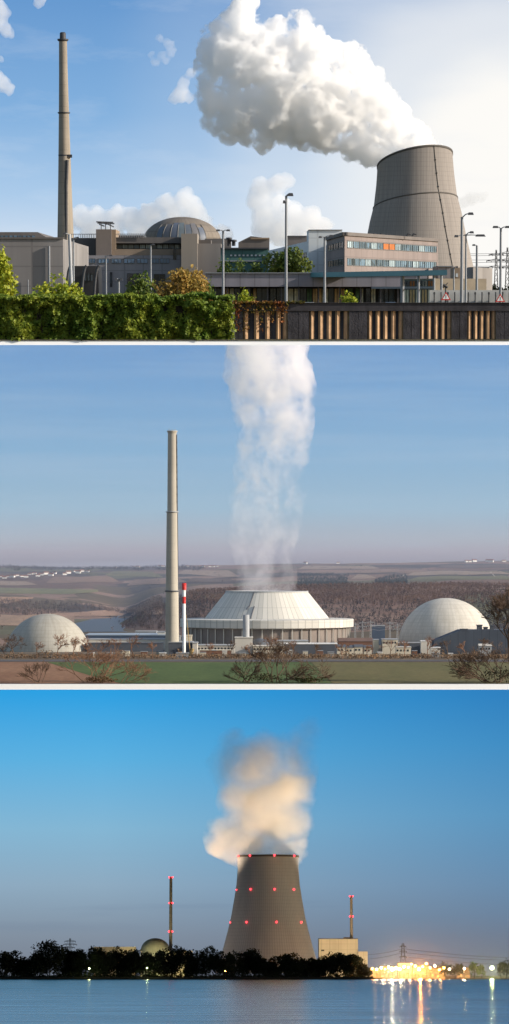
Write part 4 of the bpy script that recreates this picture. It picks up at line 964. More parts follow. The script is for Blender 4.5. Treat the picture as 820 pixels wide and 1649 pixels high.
for i in range(26):
    a = -math.pi+.08+i*(math.pi-.16)/25; x, y = C[0]+u(134)*math.cos(a), C[1]+u(134)*math.sin(a); b = MB(); b.box(x-.6, x+.6, y-.6, y+.6, 0, zz(1010)); b.build('pillar', w_white, T)
b = MB()
for k, (a, py0, py1) in enumerate(((-108, 953, 975), (-110, 975, 980), (-104, 975, 998))):
    r0 = u(66+37*(py0-953)/46.)+.8; r1 = u(66+37*(py1-953)/46.)+.8; A0, A1 = R(a), R(a-1.5)
    b.tube((C[0]+r0*math.cos(A0), C[1]+r0*math.sin(A0), zz(py0)), (C[0]+r1*math.cos(A1), C[1]+r1*math.sin(A1), zz(py1)), .7, n=5)
b.build('stairway', w_dk, T)
# tall chimney
Y = 3300.; c_ = (X(277.3, Y), Y); uu = lambda n: U(n, Y); z_ = lambda py: Z(py, Y)
c2 = thing('tall_chimney', 'tall pale concrete chimney with two ring galleries left of the steam', 'chimney', (c_[0], Y, 0))
m_c2 = M('pale_chimney_concrete', (.46, .425, .36), .9, .08, .03, .35, panel=(200., 9., .15))
b = MB(); b.lathe([(uu(11.2), 0), (uu(10.2), z_(950)), (uu(9.2), z_(860)), (uu(8.9), z_(826))], c_, 32); b.build('lower_shaft', m_c2, c2)
b = MB(); b.lathe([(uu(7.8), z_(826)), (uu(7.1), z_(700)), (uu(7.0), z_(697)), (uu(8.6), z_(695)), (uu(8.6), z_(693.5)), (uu(5), z_(693.4))], c_, 32); b.build('upper_shaft', m_c2, c2)
for py, r0 in ((824.5, 10.4), (952, 12.)):
    b = MB(); b.lathe([(uu(r0-2.4), z_(py+1.4)), (uu(r0), z_(py+.6)), (uu(r0), z_(py-1.)), (uu(r0-2.4), z_(py-1.2))], c_, 32); b.build('gallery', w_dk if py > 900 else w_grey, c2)
b = MB(); b.tube((c_[0]+uu(7.4), Y-2, z_(700)), (c_[0]+uu(9.8), Y-2, z_(950)), .55, n=5)
for k in range(9): b.ball((c_[0]+uu(7.6+k*.1), Y-2, z_(712+k*12)), .9, 6, 4)
b.build('ladder', w_dk, c2)
b = MB()
for a in (-5, 0, 5): b.tube((c_[0]+uu(a), Y, z_(693.5)), (c_[0]+uu(a), Y, z_(690.5)), .35, n=5)
b.build('lightning_rod', w_grey, c2)
# red and white stack
Y = 3250.; c_ = (X(296.5, Y), Y)
s2 = thing('striped_stack', 'slim red and white banded stack beside the tall chimney', 'chimney', (c_[0], Y, 0))
for a, e, r_, m_ in ((1050, 972, 2.6, w_wht), (972, 961, 2.8, w_red), (961, 950, 2.6, w_wht), (950, 939, 3.6, w_red)):
    b = MB(); b.lathe([(U(r_, Y), Z(a, Y) if a < 1050 else 0), (U(r_, Y), Z(e, Y)), (.01, Z(e, Y)+.02)], c_, 20); b.build('band', m_, s2, 'red band' if m_ is w_red else None)
# domes
def dome2(lab, px, half, top, Y, col, seed):
    d = thing('containment_dome', lab, 'dome', (X(px, Y), Y, 0)); r = U(half, Y); H_ = Z(top, Y); zb = H_-r*1.0
    a0 = math.asin(max(-1, min(1, (0-zb)/r)))if zb < 0 else 0.
    pr = ([(r, 0)] if zb > 0 else [])+[(r*math.cos(a0+(math.pi/2-a0)*k/22)+.01, max(0, zb+r*math.sin(a0+(math.pi/2-a0)*k/22))) for k in range(23)]
    b = MB(); b.lathe(pr, (X(px, Y), Y), 96); b.build('shell', dome_mat('dome_shell_%d' % seed, col, 64, 4.2, .28, .8, .035), d)
    return d
D1 = dome2('grey-white containment dome at the left edge of the plant', 76.5, 69, 988.5, 3450., (.44, .415, .36), 1)
D2 = dome2('larger whiter containment dome at the right side of the plant', 718.5, 77, 963., 3480., (.60, .565, .50), 2)
# generic buildings: px0, px1, pytop, Y, depth, wall material, roof material
def bl(name, lab, px0, px1, pt, Y, dep, wm, rm=None, wins=0, group=None, pitched=0, wm2=None):
    t = thing(name, lab, name.split('_')[-1], (X((px0+px1)/2, Y), Y, 0), group=group); z = Z(pt, Y); x0, x1 = X(px0, Y), X(px1, Y)
    b = MB(); b.box(x0, x1, Y, Y+dep, 0, z); b.build('wall', wm, t)
    if pitched:
        zr = z+U(pitched, Y); b = MB(); b.add([(x0-.5, Y-.6, z), (x1+.5, Y-.6, z), (x1+.5, Y+dep+.6, z), (x0-.5, Y+dep+.6, z), (x0-.5, Y+dep/2, zr), (x1+.5, Y+dep/2, zr)], [(0, 1, 5, 4), (2, 3, 4, 5), (1, 2, 5), (3, 0, 4), (3, 2, 1, 0)])
    else:
        b = MB(); b.box(x0-.5, x1+.5, Y-.5, Y+dep+.5, z, z+.9)
    b.build('roof', rm or w_grey, t)
    if wins:
        F = Facade(px0, Y-.05, px1, Y-.05); n = int((px1-px0)/5)
        for r_ in range(wins):
            for i in range(max(1, n)):
                a = px0+1.2+(px1-px0-2)*i/max(1, n); z1 = z-2.-r_*5.
                if z1-2.2 < .3: continue
                b = MB(); F.box(b, a, a+2.6, z1-2.2, z1, .15, .1); b.build('window', g_dark, t)
    return t
bl('machine_hall', 'long blue-roofed hall left of the tall chimney', 138, 268, 1023.5, 3600., 90, w_blue, M('pale_blue_roof', (.30, .36, .42), .7, .1, .02))
bl('storage_hall', 'long white-fronted low hall left of the chimney foot', 134, 266, 1030.5, 3480., 40, w_white, w_grey)
bl('dark_shed', 'long dark shed in front of the white-fronted hall', 142, 262, 1036.5, 3420., 20, w_dk, w_dk)
bl('roof_hut', 'small white hut on the pale strip near the tall chimney', 254, 266, 1018, 3620., 20, w_white)
bl('white_annex', 'flat white annex at the river side behind the long halls', 218, 252, 1017.5, 3720., 30, w_grey)
bl('tan_hut', 'tiny tan hut at the chimney foot', 252, 266, 1050, 3320., 12, w_cream)
bl('auxiliary_building', 'dark slate-blue block between the tall chimney and a white gable', 272, 310, 1035, 3290., 40, w_dk, w_grey)
bl('white_gable_block', 'bright cream-white narrow block right of the dark slate-blue one', 310.2, 318, 1036, 3285., 38, w_white, w_grey)
bl('gate_hut', 'low pale gate hut in front of the dark slate-blue block', 284, 304, 1052.5, 3200., 8, w_grey)
bl('tank_house', 'small tan tank house at the foot of the striped stack', 298, 309, 1024, 3330., 14, w_cream, w_cream)
bl('pipe_house', 'small pale block left of the striped stack foot', 283, 291, 1025, 3320., 12, w_grey)
bl('rust_roofed_hall', 'long white hall with a rust-brown lower band', 318.3, 378, 1040, 3350., 40, w_white, w_grey, 1)
bl('rust_band_shed', 'rust-brown low shed under the long white hall', 322, 372, 1047.5, 3270., 10, w_brownroof, w_cream)
S = bl('filter_building', 'cream-white block carrying a short grey stack in front of the cooling tower', 378.5, 407, 1027.5, 3300., 30, w_white, w_white)
b = MB(); Y = 3310.; b.lathe([(U(5.3, Y), Z(1027.4, Y)), (U(5.2, Y), Z(990, Y)), (U(4.4, Y), Z(990, Y)), (U(4.4, Y), Z(994, Y))], (X(396.5, Y), Y), 24)
b.single('short_stack', w_grey, 'short wide grey stack standing on the cream-white block', 'chimney', (X(396.5, Y), Y, Z(1027.4, Y)))
tk = thing('storage_tank', 'dark low dome-roofed tank right of the cream-white block', 'tank', (X(421, 3330.), 3330., 0)); b = MB(); Y = 3330.
b.lathe([(U(14, Y), 0), (U(14, Y), Z(1036, Y)), (U(10, Y), Z(1030, Y)), (.01, Z(1027.5, Y))], (X(419, Y), Y), 28); b.build('shell', w_dk, tk)
bl('control_building', 'white low control building below the cooling tower drum', 408, 458, 1041, 3290., 25, w_cream, w_white, 1)
bl('workshop', 'pale-roofed workshop at the right foot of the cooling tower', 440, 496, 1033, 3350., 40, w_white, w_grey)
bl('long_shed', 'long dark-fronted shed with a pale roof right of the control building', 458.5, 543, 1037.5, 3310., 30, w_dk, w_wht)
bl('brown_hall', 'brown pitched hall behind the row of small houses', 546, 601, 1033, 3400., 40, w_brownroof, M('brown_roof', (.16, .10, .08), .9, .15, .05), 0, pitched=5)
for i, (a, e, pt) in enumerate(((543, 556, 1042), (557, 570, 1043), (571, 584, 1042), (586, 599, 1043))):
    bl('small_house', ('cream gabled house in the row before the brown hall, %s' % ('leftmost', 'second from the left', 'third from the left', 'rightmost')[i]), a, e, pt, 3270., 16, w_cream, w_dk, 1, 'cream houses in the row', 4)
bl('cream_block', 'tall cream block left of the right containment dome', 616, 641, 1030.5, 3330., 30, w_cream, w_grey, 1)
bl('cream_tower', 'narrow cream block between the small houses and the taller cream block', 601.5, 610, 1031, 3340., 20, w_cream, w_grey)
bl('low_cream_block', 'lower cream block with a blind front near the right dome', 638, 662, 1043, 3260., 18, w_cream, w_white, 1)
bl('dark_low_hall', 'dark low hall behind the lower cream block', 641.5, 690, 1036, 3345., 20, w_dk, w_grey)
bl('white_cube', 'white cube-like hut at the left foot of the right dome', 678, 693, 1033, 3290., 14, w_white, w_wht)
bl('white_low_hut', 'low white hut right of the cube-like hut', 693.5, 709, 1043.5, 3270., 12, w_white, w_wht)
q = thing('sloped_roof_building', 'blue-grey building with a steep sloping roof and black vents before the right dome', 'building', (X(750, 3320.), 3320., 0)); Y = 3320.
b = MB(); pts = [(X(700, Y), 0), (X(860, Y), 0), (X(860, Y), Z(1014, Y)), (X(742, Y), Z(1015, Y)), (X(700, Y), Z(1032, Y))]; n = 5
b.add([(x, Y, z) for x, z in pts]+[(x, Y+50, z) for x, z in pts], [tuple(range(n)), tuple(range(n, 2*n))[::-1]]+[(i, (i+1) % n, n+(i+1) % n, n+i)[::-1] for i in range(n)]); b.build('wall', M('blue_grey_cladding', (.065, .08, .105), .8, .1, .05, .2, panel=(9., 50., .4)), q)
for px, pt, w_ in ((748, 1014, 11), (773, 1007.5, 8), (783, 1011, 6), (793, 1008, 6)):
    b = MB(); b.box(X(px-w_/2, Y), X(px+w_/2, Y), Y+4, Y+12, Z(1017, Y), Z(pt, Y)); b.box(X(px-w_/2-1, Y), X(px+w_/2+1, Y), Y+3, Y+13, Z(pt, Y), Z(pt-1.2, Y)); b.build('roof_vent', w_dk, q)
bl('grey_house', 'small grey house at the right edge before the sloped-roof building', 772, 792, 1040, 3250., 18, w_grey, w_white, 1, None, 3)
# dark building and switchyard right of cooling tower
bl('switch_house', 'blue-grey switch house on stilts right of the cooling tower drum', 600, 620, 1008, 3700., 20, w_blue, w_grey)
for i, (px, pt) in enumerate(((572, 1003), (584, 1000), (597, 999), (628, 1001), (640, 1004))):
    pylon('steel switchyard portal mast right of the cooling tower, %s' % ('first from the left', 'second from the left', 'third from the left', 'second from the right', 'rightmost')[i], px, pt, 3650., 1.8, [(pt+3, 6), (pt+9, 7)], w_grey, 'switchyard masts', .22)
b = MB()
for py in (1003, 1009, 1014): b.path([P(566+i*9, py+1.2*math.sin(i*math.pi/2.), 3650.) for i in range(15)], .16, 4)
b.single('busbar_wire', w_grey, 'horizontal wires strung between the switchyard masts', 'power line', P(600, 1009, 3650.))
# construction crane by striped stack
cr = thing('crane', 'thin yellowish crane jib leaning beside the striped stack', 'crane', (X(305, 3280.), 3280., 0)); b = MB(); b.tube((X(307, 3280.), 3280., 0), P(300, 990, 3280.), .6, .3, 5); b.tube((X(307, 3280.), 3280, 0), (X(311, 3280.), 3280, 8), 2.2, 1.8, 6); b.build('jib', M('crane_yellow', (.45, .30, .12), .6, .1, .2), cr)
random.seed(91)
KN = [('white_container', 'small white container'), ('rust_container', 'rust-brown container'), ('grey_cabin', 'grey site cabin'), ('cream_cabin', 'cream site cabin')]
spots = [(148, 3230, 0), (176, 3225, 2), (203, 3225, 3), (232, 3240, 1), (262, 3225, 0), (327, 3225, 3), (345, 3228, 1), (362, 3225, 0), (391, 3230, 3), (418, 3222, 1), (447, 3225, 2), (468, 3228, 0), (492, 3222, 3), (515, 3225, 1), (533, 3228, 2), (612, 3225, 0), (668, 3222, 1), (702, 3226, 2), (726, 3224, 0), (750, 3226, 3), (776, 3222, 2)]
lm = ['beside the long dark shed', 'in front of the white-fronted hall', 'near the middle of the dark shed', 'before the right half of the dark shed', 'close left of the tall chimney foot', 'under the long white hall', 'before the rust band of the white hall', 'left of the cream-white filter block', 'at the foot of the cream-white filter block',
      'by the dark dome-roofed tank', 'under the cooling tower, behind the middle bare bush', 'before the left end of the pale-roofed shed', 'before the middle of the pale-roofed shed', 'before the right end of the pale-roofed shed', 'left of the row of cream houses', 'between the brown hall and the cream block', 'before the low cream block with windows', 'before the low white hut', 'under the slope of the sloped-roof building', 'below the middle of the sloped-roof building', 'below the black roof vents']
for (px, Y, k), l_ in zip(spots, lm):
    wd = random.uniform(6, 12); hh = random.uniform(4., 7.5); nm, kd = KN[k]; x0, x1 = X(px-wd/2, Y), X(px+wd/2, Y); t = thing(nm, kd+' '+l_, 'container' if k < 2 else 'cabin', (X(px, Y), Y, 0))
    m_ = (w_white, w_brownroof, w_grey, w_cream)[k]
    b = MB(); b.box(x0, x1, Y, Y+7, 0, hh); b.build('wall', m_, t)
    b = MB(); b.box(x0-.3, x1+.3, Y-.4, Y+7.4, hh, hh+.5); b.build('roof', w_grey if k else w_wht, t)
    b = MB(); b.box(x0+(x1-x0)*.2, x0+(x1-x0)*.36, Y-.12, Y+.1, .1, hh*.7); b.build('door', w_dk, t)
# boundary fence of the plant and hedge strip
bf = MB()
for i in range(210): bf.box(X(-40+i*4.3, 3190.)-.3, X(-40+i*4.3, 3190.)+.3, 3190., 3190.6, 0, 5.)
bf.box(X(-40, 3190.), X(865, 3190.), 3190.1, 3190.5, 4.2, 4.6)
bf.single('boundary_fence', M('brown_fence_post', (.30, .22, .15), .9, .2, .2), 'long low brown post fence along the road in front of the plant', 'fence', (X(410, 3190.), 3190., 0))
random.seed(21)
m_scr = m_wood('scrub_twigs', (.16, .10, .06), (.22, .14, .085), (.28, .17, .09))
b = MB()
for i in range(9000):
    px = random.uniform(-60, 880); Y = random.uniform(3170, 3250); x = (px-CX)*Y/FPX; hgt = 3.5+2.5*noise.noise(Vector((px/14., 1, 2)))+(5 if noise.noise(Vector((px/30., 7, 2))) > .25 else 0)
    b.leaf((x, Y, random.uniform(.2, max(1., hgt))), .9, 0, True)
b.single('roadside_scrub', m_scr, 'brown dry scrub growing all along the plant fence', 'scrub', (0, 3200, 0), kind='stuff')
# bare trees
def bare(name, lab, px, Y, pytop, mat, spread, depth=6, r0=None, seed=1, lean=0., group=None, base=None, thin=.10, stems=1):
    random.seed(seed); x = X(px, Y); z0 = 0. if base is None else base; H_ = Z(pytop, Y)-z0; b = MB(); tips = []
    def br(p, d, L, r, k):
        q = p+d*L*.5+Vector((random.gauss(0, .06), random.gauss(0, .06), random.gauss(0, .04)))*L; e = q+(d+Vector((random.gauss(0, .18), random.gauss(0, .18), .06)))*L*.5
        b.path([p, q, e], [r, r*.85, r*.68], 6 if k > 3 else 4)
        if k == 0: tips.append(e); return
        for _ in range(3 if (k > 1 or stems == 1) else 2):
            nd = (d+Vector((random.gauss(0, spread), random.gauss(0, spread*.6), random.gauss(.05, spread*.55)))).normalized()
            br(p.lerp(e, random.uniform(.45, 1.)) if k < depth else e, nd, L*random.uniform(.62, .82), max(thin, r*.6), k-1)
    t = thing(name, lab, 'tree', (x, Y, z0), group=group)
    for q in range(stems):
        dd = Vector((lean, 0, 1)) if stems == 1 else Vector((random.uniform(-2., 2.)+lean, random.uniform(-.6, .6), random.uniform(.35, 1.)))
        br(Vector((x+(random.uniform(-.25, .25)*H_ if stems > 1 else 0), Y, z0-1)), dd.normalized(), H_*(.30 if stems == 1 else .42), r0 or H_*.018, depth)
    zm = max(v[2] for v in b.v); k = H_/(zm-z0); b.v = [(x+(v[0]-x)*k, Y+(v[1]-Y)*k, z0+(v[2]-z0)*k if v[2] > z0 else v[2]) for v in b.v]
    b.build('branches', mat, t); return t
m_twig = M('bare_twig_bark', (.13, .085, .06), .95, .3, .3); m_twig2 = M('reddish_twig_bark', (.24, .13, .08), .95, .3, .3)
bare('bare_tree', 'bare grey-brown tree in front of the left dome', 92, 3180., 1018, m_twig2, .55, 5, seed=3)
bare('bare_tree', 'smaller bare tree at the right flank of the left dome', 118, 3180., 1024, m_twig2, .6, 5, seed=4)
bare('bare_tree', 'dense bare tree at the left foot of the left dome', 24, 3180., 1020, m_twig, .7, 5, seed=5)
bare('bare_tree', 'bare tree beside the low white hut before the right dome', 688, 3190., 1022, m_twig2, .6, 4, seed=6)
bare('bare_tree', 'bare tree in front of the control building', 432, 3180., 1022, m_twig2, .6, 5, seed=7)
bare('bare_tree', 'small bare tree before the cream block', 628, 3190., 1028, m_twig2, .6, 4, seed=8)
FB = 'foreground_bare_bush'
bare(FB, 'large reddish bare bush in the lower left foreground field', 150, 2560., 1030, m_twig2, .5, 4, r0=.45, seed=9, thin=.12, stems=9)
bare(FB, 'thin reddish bare bush right of the large one in the lower left', 200, 2550., 1056, m_twig2, .55, 4, r0=.35, seed=19, thin=.11, stems=6)
bare(FB, 'low dark bare bush at the far left foreground', 66, 2550., 1062, m_twig, .5, 4, r0=.4, seed=10, thin=.12, stems=6)
bare(FB, 'dark bare branches in the foreground below the cooling tower', 450, 2550., 1026, m_twig, .5, 5, r0=.7, seed=12, thin=.14, lean=-.1, stems=6)
bare(FB, 'low dark bare bush left of the branches below the cooling tower', 395, 2555., 1056, m_twig, .5, 4, r0=.5, seed=13, thin=.13, stems=7)
bare(FB, 'small dark bare bush right of the branches below the cooling tower', 500, 2555., 1058, m_twig, .5, 4, r0=.45, seed=14, thin=.13, stems=7)
bare('foreground_bare_tree', 'tall dark bare tree cut by the right edge of the valley view', 822, 2560., 940, m_twig, .5, 7, r0=1.3, seed=15, thin=.16)
bare(FB, 'dense dark bare bush at the foot of the tall tree on the right edge', 792, 2550., 1030, m_twig, .5, 5, r0=.6, seed=16, thin=.15, stems=10)
for i, (px, pt, w2) in enumerate(((8, 1034, 0), (60, 1032, 1), (139, 1022, 1), (163, 1028, 1), (186, 1026, 1), (214, 1020, 1), (246, 1032, 1), (338, 1034, 1), (372, 1030, 0), (403, 1034, 1), (473, 1030, 1), (508, 1036, 0), (552, 1034, 1), (590, 1036, 1), (652, 1030, 1), (720, 1030, 0), (748, 1032, 1), (775, 1026, 0))):
    lb = ('at the far left behind the left dome fence', 'before the middle of the left dome', 'right of the left dome', 'before the left end of the dark shed', 'left of the middle of the dark shed', 'tallest before the dark shed', 'near the chimney foot', 'before the striped stack hall', 'left of the cream-white filter block', 'right of the cream-white filter block', 'below the centre of the cooling tower drum', 'before the pale-roofed shed', 'before the leftmost cream houses', 'before the rightmost cream house', 'between the cream block and the right dome', 'below the right dome', 'before the sloped-roof building', 'near the black roof vents')[i]
    bare('bare_tree', 'thin bare roadside tree '+lb, px, 3180.+(i % 3)*4, pt, m_twig2 if w2 else m_twig, .55, 4, seed=100+i, thin=.12)
for i, (px, w_, pt, sd) in enumerate(((425, 90, 1084, 1), (800, 60, 1070, 2), (160, 60, 1088, 3), (497, 50, 1088, 4))):
    random.seed(60+sd); bush('foreground_thicket', ('dark green-brown thicket under the foreground branches in the middle', 'dark thicket at the lower right corner of the valley', 'reddish thicket at the foot of the large bare bush on the left', 'small green-brown thicket right of the middle one')[i],
        px, 2548., pt, w_, MLeaf('thicket_leaf_%d' % sd, ((.05, .055, .025), (.05, .045, .03), (.16, .09, .05), (.05, .06, .02))[i], ((.10, .09, .04), (.09, .075, .04), (.2, .13, .06), (.09, .09, .03))[i], None, .1), m_twig, 420, .8)
random.seed(5)
# ---------------------------------------------------------------- steam of the valley plant
Y = 3500.
cx0 = P(430, 903, Y).x
pts = [(430, 958, 42), (430, 940, 44), (430, 915, 46), (427, 885, 50), (426, 855, 54), (430, 825, 56), (436, 795, 56), (436, 765, 58), (440, 735, 56), (442, 705, 58), (446, 680, 58), (440, 650, 64), (436, 620, 68), (430, 590, 66), (430, 560, 64), (428, 530, 64), (470, 640, 36), (400, 600, 38), (462, 700, 36), (400, 800, 30), (455, 830, 28)]
t = NT('drifting_steam'); co = t.coord(); s_ = t.n('ShaderNodeSeparateXYZ', {0: co}); H_ = Z(555, Y)-Z(951, Y)
k = t.math('DIVIDE', t.math('SUBTRACT', s_.outputs[2], Z(951, Y)-Z(958, Y)), H_)
wv = t.n('ShaderNodeVectorMath', {0: t.n('ShaderNodeTexNoise', {'Vector': co, 'Scale': .02, 'Detail': 2.}).outputs['Color'], 1: (45, 45, 30)}, operation='MULTIPLY').outputs[0]
q_ = t.n('ShaderNodeVectorMath', {0: co, 1: wv}, operation='ADD').outputs[0]
nz = t.noise(t.mapping(q_, (.038, .038, .03)), 1., 6, .66)
thr = t.ramp(k, [(0, (.41,)*3), (.25, (.48,)*3), (.5, (.48,)*3), (.75, (.44,)*3), (1, (.39,)*3)])
shape = t.math('MULTIPLY', t.math('SUBTRACT', nz, thr), 6., clamp=True)
dn = t.ramp(k, [(0, (.3,)*3), (.3, (.33,)*3), (.5, (.5,)*3), (.75, (.9,)*3), (1, (1,)*3)])
den = t.math('MULTIPLY', t.math('MULTIPLY', shape, dn), STEAM2)
m_s2 = t.vol(t.n('ShaderNodeVolumeScatter', {'Color': (.86, .81, .86, 1), 'Density': den, 'Anisotropy': .2}).outputs[0])
so2 = hull('steam_column', pxblobs(pts, Y), m_s2, 'tall wavering column of pinkish steam rising from the wide white cooling tower', 'steam plume', U(4, Y), U(12, Y), U(30, Y), seed=21)
# ---------------------------------------------------------------- air of the valley
if HAZE > 0:
    b = MB(); b.box(-1500, 1500, 3060, 11500, -3, 107+11500*.076)
    t = NT('haze_air'); t.vol(t.n('ShaderNodeVolumePrincipled', {'Color': (.62, .71, .96, 1), 'Density': HAZE, 'Anisotropy': .0}).outputs[0])
    b.single('haze', t.m, 'pale bluish winter haze filling the valley air', 'haze', (0, 3060, -3), kind='stuff')
# ================================================================== LOWER COUNTRY: lakeside plant at dusk
use(3)
def sky3():
    t = NT('dusk_sky'); co = t.coord(); Y = 7000.
    s_ = t.n('ShaderNodeSeparateXYZ', {0: co}); zt, zb = Z(1111, Y), Z(1563, Y); v = t.n('ShaderNodeMapRange', {0: s_.outputs[2], 1: zb, 2: zt}).outputs[0]
    h = t.n('ShaderNodeMapRange', {0: s_.outputs[0], 1: -U(410, Y), 2: U(410, Y)}).outputs[0]
    a = t.ramp(v, [(0., srgb(120, 128, 142)), (.12, srgb(130, 144, 160)), (.3, srgb(142, 170, 192)), (.5, srgb(132, 182, 212)), (.75, srgb(92, 176, 224)), (1., srgb(42, 160, 226))])
    b_ = t.ramp(v, [(0., srgb(112, 118, 132)), (.12, srgb(110, 125, 146)), (.3, srgb(106, 140, 172)), (.55, srgb(92, 150, 192)), (.8, srgb(66, 142, 196)), (1., srgb(46, 128, 192))])
    c = t.mix(t.ramp(h, [(.2, (0, 0, 0)), (1, (1, 1, 1))]), a, b_)
    st = t.ramp(t.noise(t.mapping(co, (.0012, .001, .016), rot=(0, .06, 0)), 1., 4, .5), [(.55, (0, 0, 0)), (.72, (.3, .3, .3))])
    lo = t.ramp(v, [(.12, (0, 0, 0)), (.2, (1, 1, 1)), (.32, (1, 1, 1)), (.42, (0, 0, 0))])
    c = t.mix(t.math('MULTIPLY', st, lo), c, srgb(86, 106, 138))
    return t.surf(t.n('ShaderNodeEmission', {'Color': c, 'Strength': EX}).outputs[0])
sky_sheet('sky', sky3(), 7000., 1030., 1660., 1500.)
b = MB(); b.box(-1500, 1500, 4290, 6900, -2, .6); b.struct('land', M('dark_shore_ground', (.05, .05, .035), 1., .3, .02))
t = NT('lake_water'); co = t.coord()
n1 = t.noise(t.mapping(co, (.015, .05, 1)), 1., 5, .6); n2 = t.noise(t.mapping(co, (.35, 1.1, 1)), 1., 4, .6)
bp = t.n('ShaderNodeBump', {'Height': n2, 'Strength': .2, 'Distance': .1}).outputs[0]
rg = t.ramp(n1, [(.35, (.16,)*3), (.65, (.26,)*3)])
m_lake = t.bsdf((.02, .05, .085), rg, 0., bp, .5)
b = MB(); b.add([(-1500, 420, 0), (1500, 420, 0), (1500, 4300, 0), (-1500, 4300, 0)], [(0, 1, 2, 3)]); b.struct('water', m_lake)
b = MB()
n = 160; vs = []
for i in range(n+1):
    x = X(-120, 4290.)+i*(X(640, 4290.)-X(-120, 4290.))/n; k = 1. if i < n-12 else (n-i)/12.; w_ = 3*noise.noise(Vector((i*.21, 0, 0)))
    vs += [(x, 4280+w_, -.2), (x, 4288+w_, 3.2*k+.8*noise.noise(Vector((i*.5, 3, 0)))), (x, 4325, 3.*k)]
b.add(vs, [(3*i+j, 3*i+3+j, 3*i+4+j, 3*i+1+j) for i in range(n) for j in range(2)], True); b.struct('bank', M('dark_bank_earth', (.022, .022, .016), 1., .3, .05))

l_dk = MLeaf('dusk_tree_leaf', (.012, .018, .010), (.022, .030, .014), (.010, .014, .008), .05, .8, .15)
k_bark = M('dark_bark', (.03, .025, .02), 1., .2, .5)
protos = []
specs = [(2, 1530, 34), (22, 1534, 30), (36, 1538, 26), (48, 1541, 26), (63, 1533, 30), (80, 1516, 44), (97, 1527, 34), (112, 1535, 26), (124, 1531, 22), (137, 1519, 34), (155, 1528, 34), (170, 1526, 36), (188, 1526, 30), (203, 1526, 32), (219, 1531, 30),
         (236, 1533, 28), (251, 1529, 30), (270, 1530, 32), (290, 1524, 34), (308, 1534, 26), (330, 1524, 38), (352, 1531, 32), (371, 1535, 32), (390, 1534, 34), (408, 1533, 32), (426, 1540, 30), (444, 1543, 28), (460, 1537, 30), (477, 1538, 30), (495, 1541, 30), (513, 1546, 26),
         (528, 1539, 30), (544, 1534, 34), (560, 1537, 32), (574, 1542, 28), (586, 1552, 20), (-20, 1526, 36), (-44, 1530, 34)]
names = {5: 'tallest broad dark tree near the left end of the lake shore, left of the pylon', 9: 'tall narrow dark tree just right of the left shore pylon', 20: 'tall dark tree on the shore left of the cooling tower foot', 18: 'tall dark tree on the shore just right of the dome', 32: 'rounded dark tree on the shore below the lit building'}
for i in range(3):
    pass
for i, (px, pt, w_) in enumerate(specs):
    Y = 4335.+(i*37 % 45); random.seed(200+i)
    lab = names.get(i, 'dark leafy tree in the unbroken row along the lake shore')
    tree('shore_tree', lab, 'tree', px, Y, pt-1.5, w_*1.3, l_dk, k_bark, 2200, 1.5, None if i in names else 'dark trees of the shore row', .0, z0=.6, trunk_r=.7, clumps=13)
random.seed(77)
b = MB()
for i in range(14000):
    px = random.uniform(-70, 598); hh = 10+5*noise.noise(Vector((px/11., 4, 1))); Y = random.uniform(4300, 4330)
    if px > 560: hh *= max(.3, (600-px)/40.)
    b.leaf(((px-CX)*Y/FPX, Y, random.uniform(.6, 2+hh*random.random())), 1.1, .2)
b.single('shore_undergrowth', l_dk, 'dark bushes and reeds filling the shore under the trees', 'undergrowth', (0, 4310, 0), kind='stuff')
for i, (px, pt, w_) in enumerate(((717, 1546, 24), (733, 1552, 20), (741, 1548, 12), (764, 1549, 16), (776, 1552, 14), (806, 1546, 18), (816, 1543, 22), (832, 1545, 22))):
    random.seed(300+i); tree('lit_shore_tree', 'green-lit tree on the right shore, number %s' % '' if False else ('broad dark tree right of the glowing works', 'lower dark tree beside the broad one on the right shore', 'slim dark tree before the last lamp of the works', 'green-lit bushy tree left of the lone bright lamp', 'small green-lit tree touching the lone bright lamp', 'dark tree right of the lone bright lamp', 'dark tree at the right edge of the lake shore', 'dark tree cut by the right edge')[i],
        'tree', px, 4420.+i*9, pt, w_*1.15, MLeaf('lamplight_toned_leaf', (.06, .10, .015), (.12, .16, .02), None, .1) if i in (3, 4) else l_dk, k_bark, 420, 1.3, None, .08, z0=.6, trunk_r=.6)  # two trees by the lone lamp have its light put into their leaf colour

# ---------------------------------------------------------------- cooling tower
Y = 4650.; CXP = 432.
tw = thing('cooling_tower', 'tall slender grey cooling tower at dusk with rows of red lights and cream steam', 'cooling tower', (X(CXP, Y), Y, .6))
HT = [(1378, 49.4), (1398, 48.6), (1425, 50.6), (1450, 54.5), (1475, 58.8), (1500, 64.5), (1525, 71), (1545, 77), (1566, 84)]
def hf(py):
    for (a, ra), (c_, rc) in zip(HT, HT[1:]):
        if a <= py <= c_: return ra+(rc-ra)*(py-a)/(c_-a)
    return HT[-1][1]
t = NT('dusk_tower_concrete'); co = t.coord(); s_ = t.n('ShaderNodeSeparateXYZ', {0: co}); an = t.math('ARCTAN2', s_.outputs[1], s_.outputs[0])
ri = t.math('FRACT', t.math('MULTIPLY', an, 110/6.2832)); rib = t.ramp(ri, [(0, (.6,)*3), (.25, (1,)*3), (.75, (1,)*3), (1, (.66,)*3)])
hz_ = t.math('LESS_THAN', t.math('FRACT', t.math('DIVIDE', s_.outputs[2], 5.5)), .14)
c = t.mix(.5, t.ramp(t.noise(t.mapping(co, (.03, .03, .008)), 1., 5, .6), [(.3, (.25, .285, .35)), (.7, (.33, .365, .43))]), rib, 'MULTIPLY'); c = t.mix(t.math('MULTIPLY', hz_, .15), c, (.10, .10, .10))
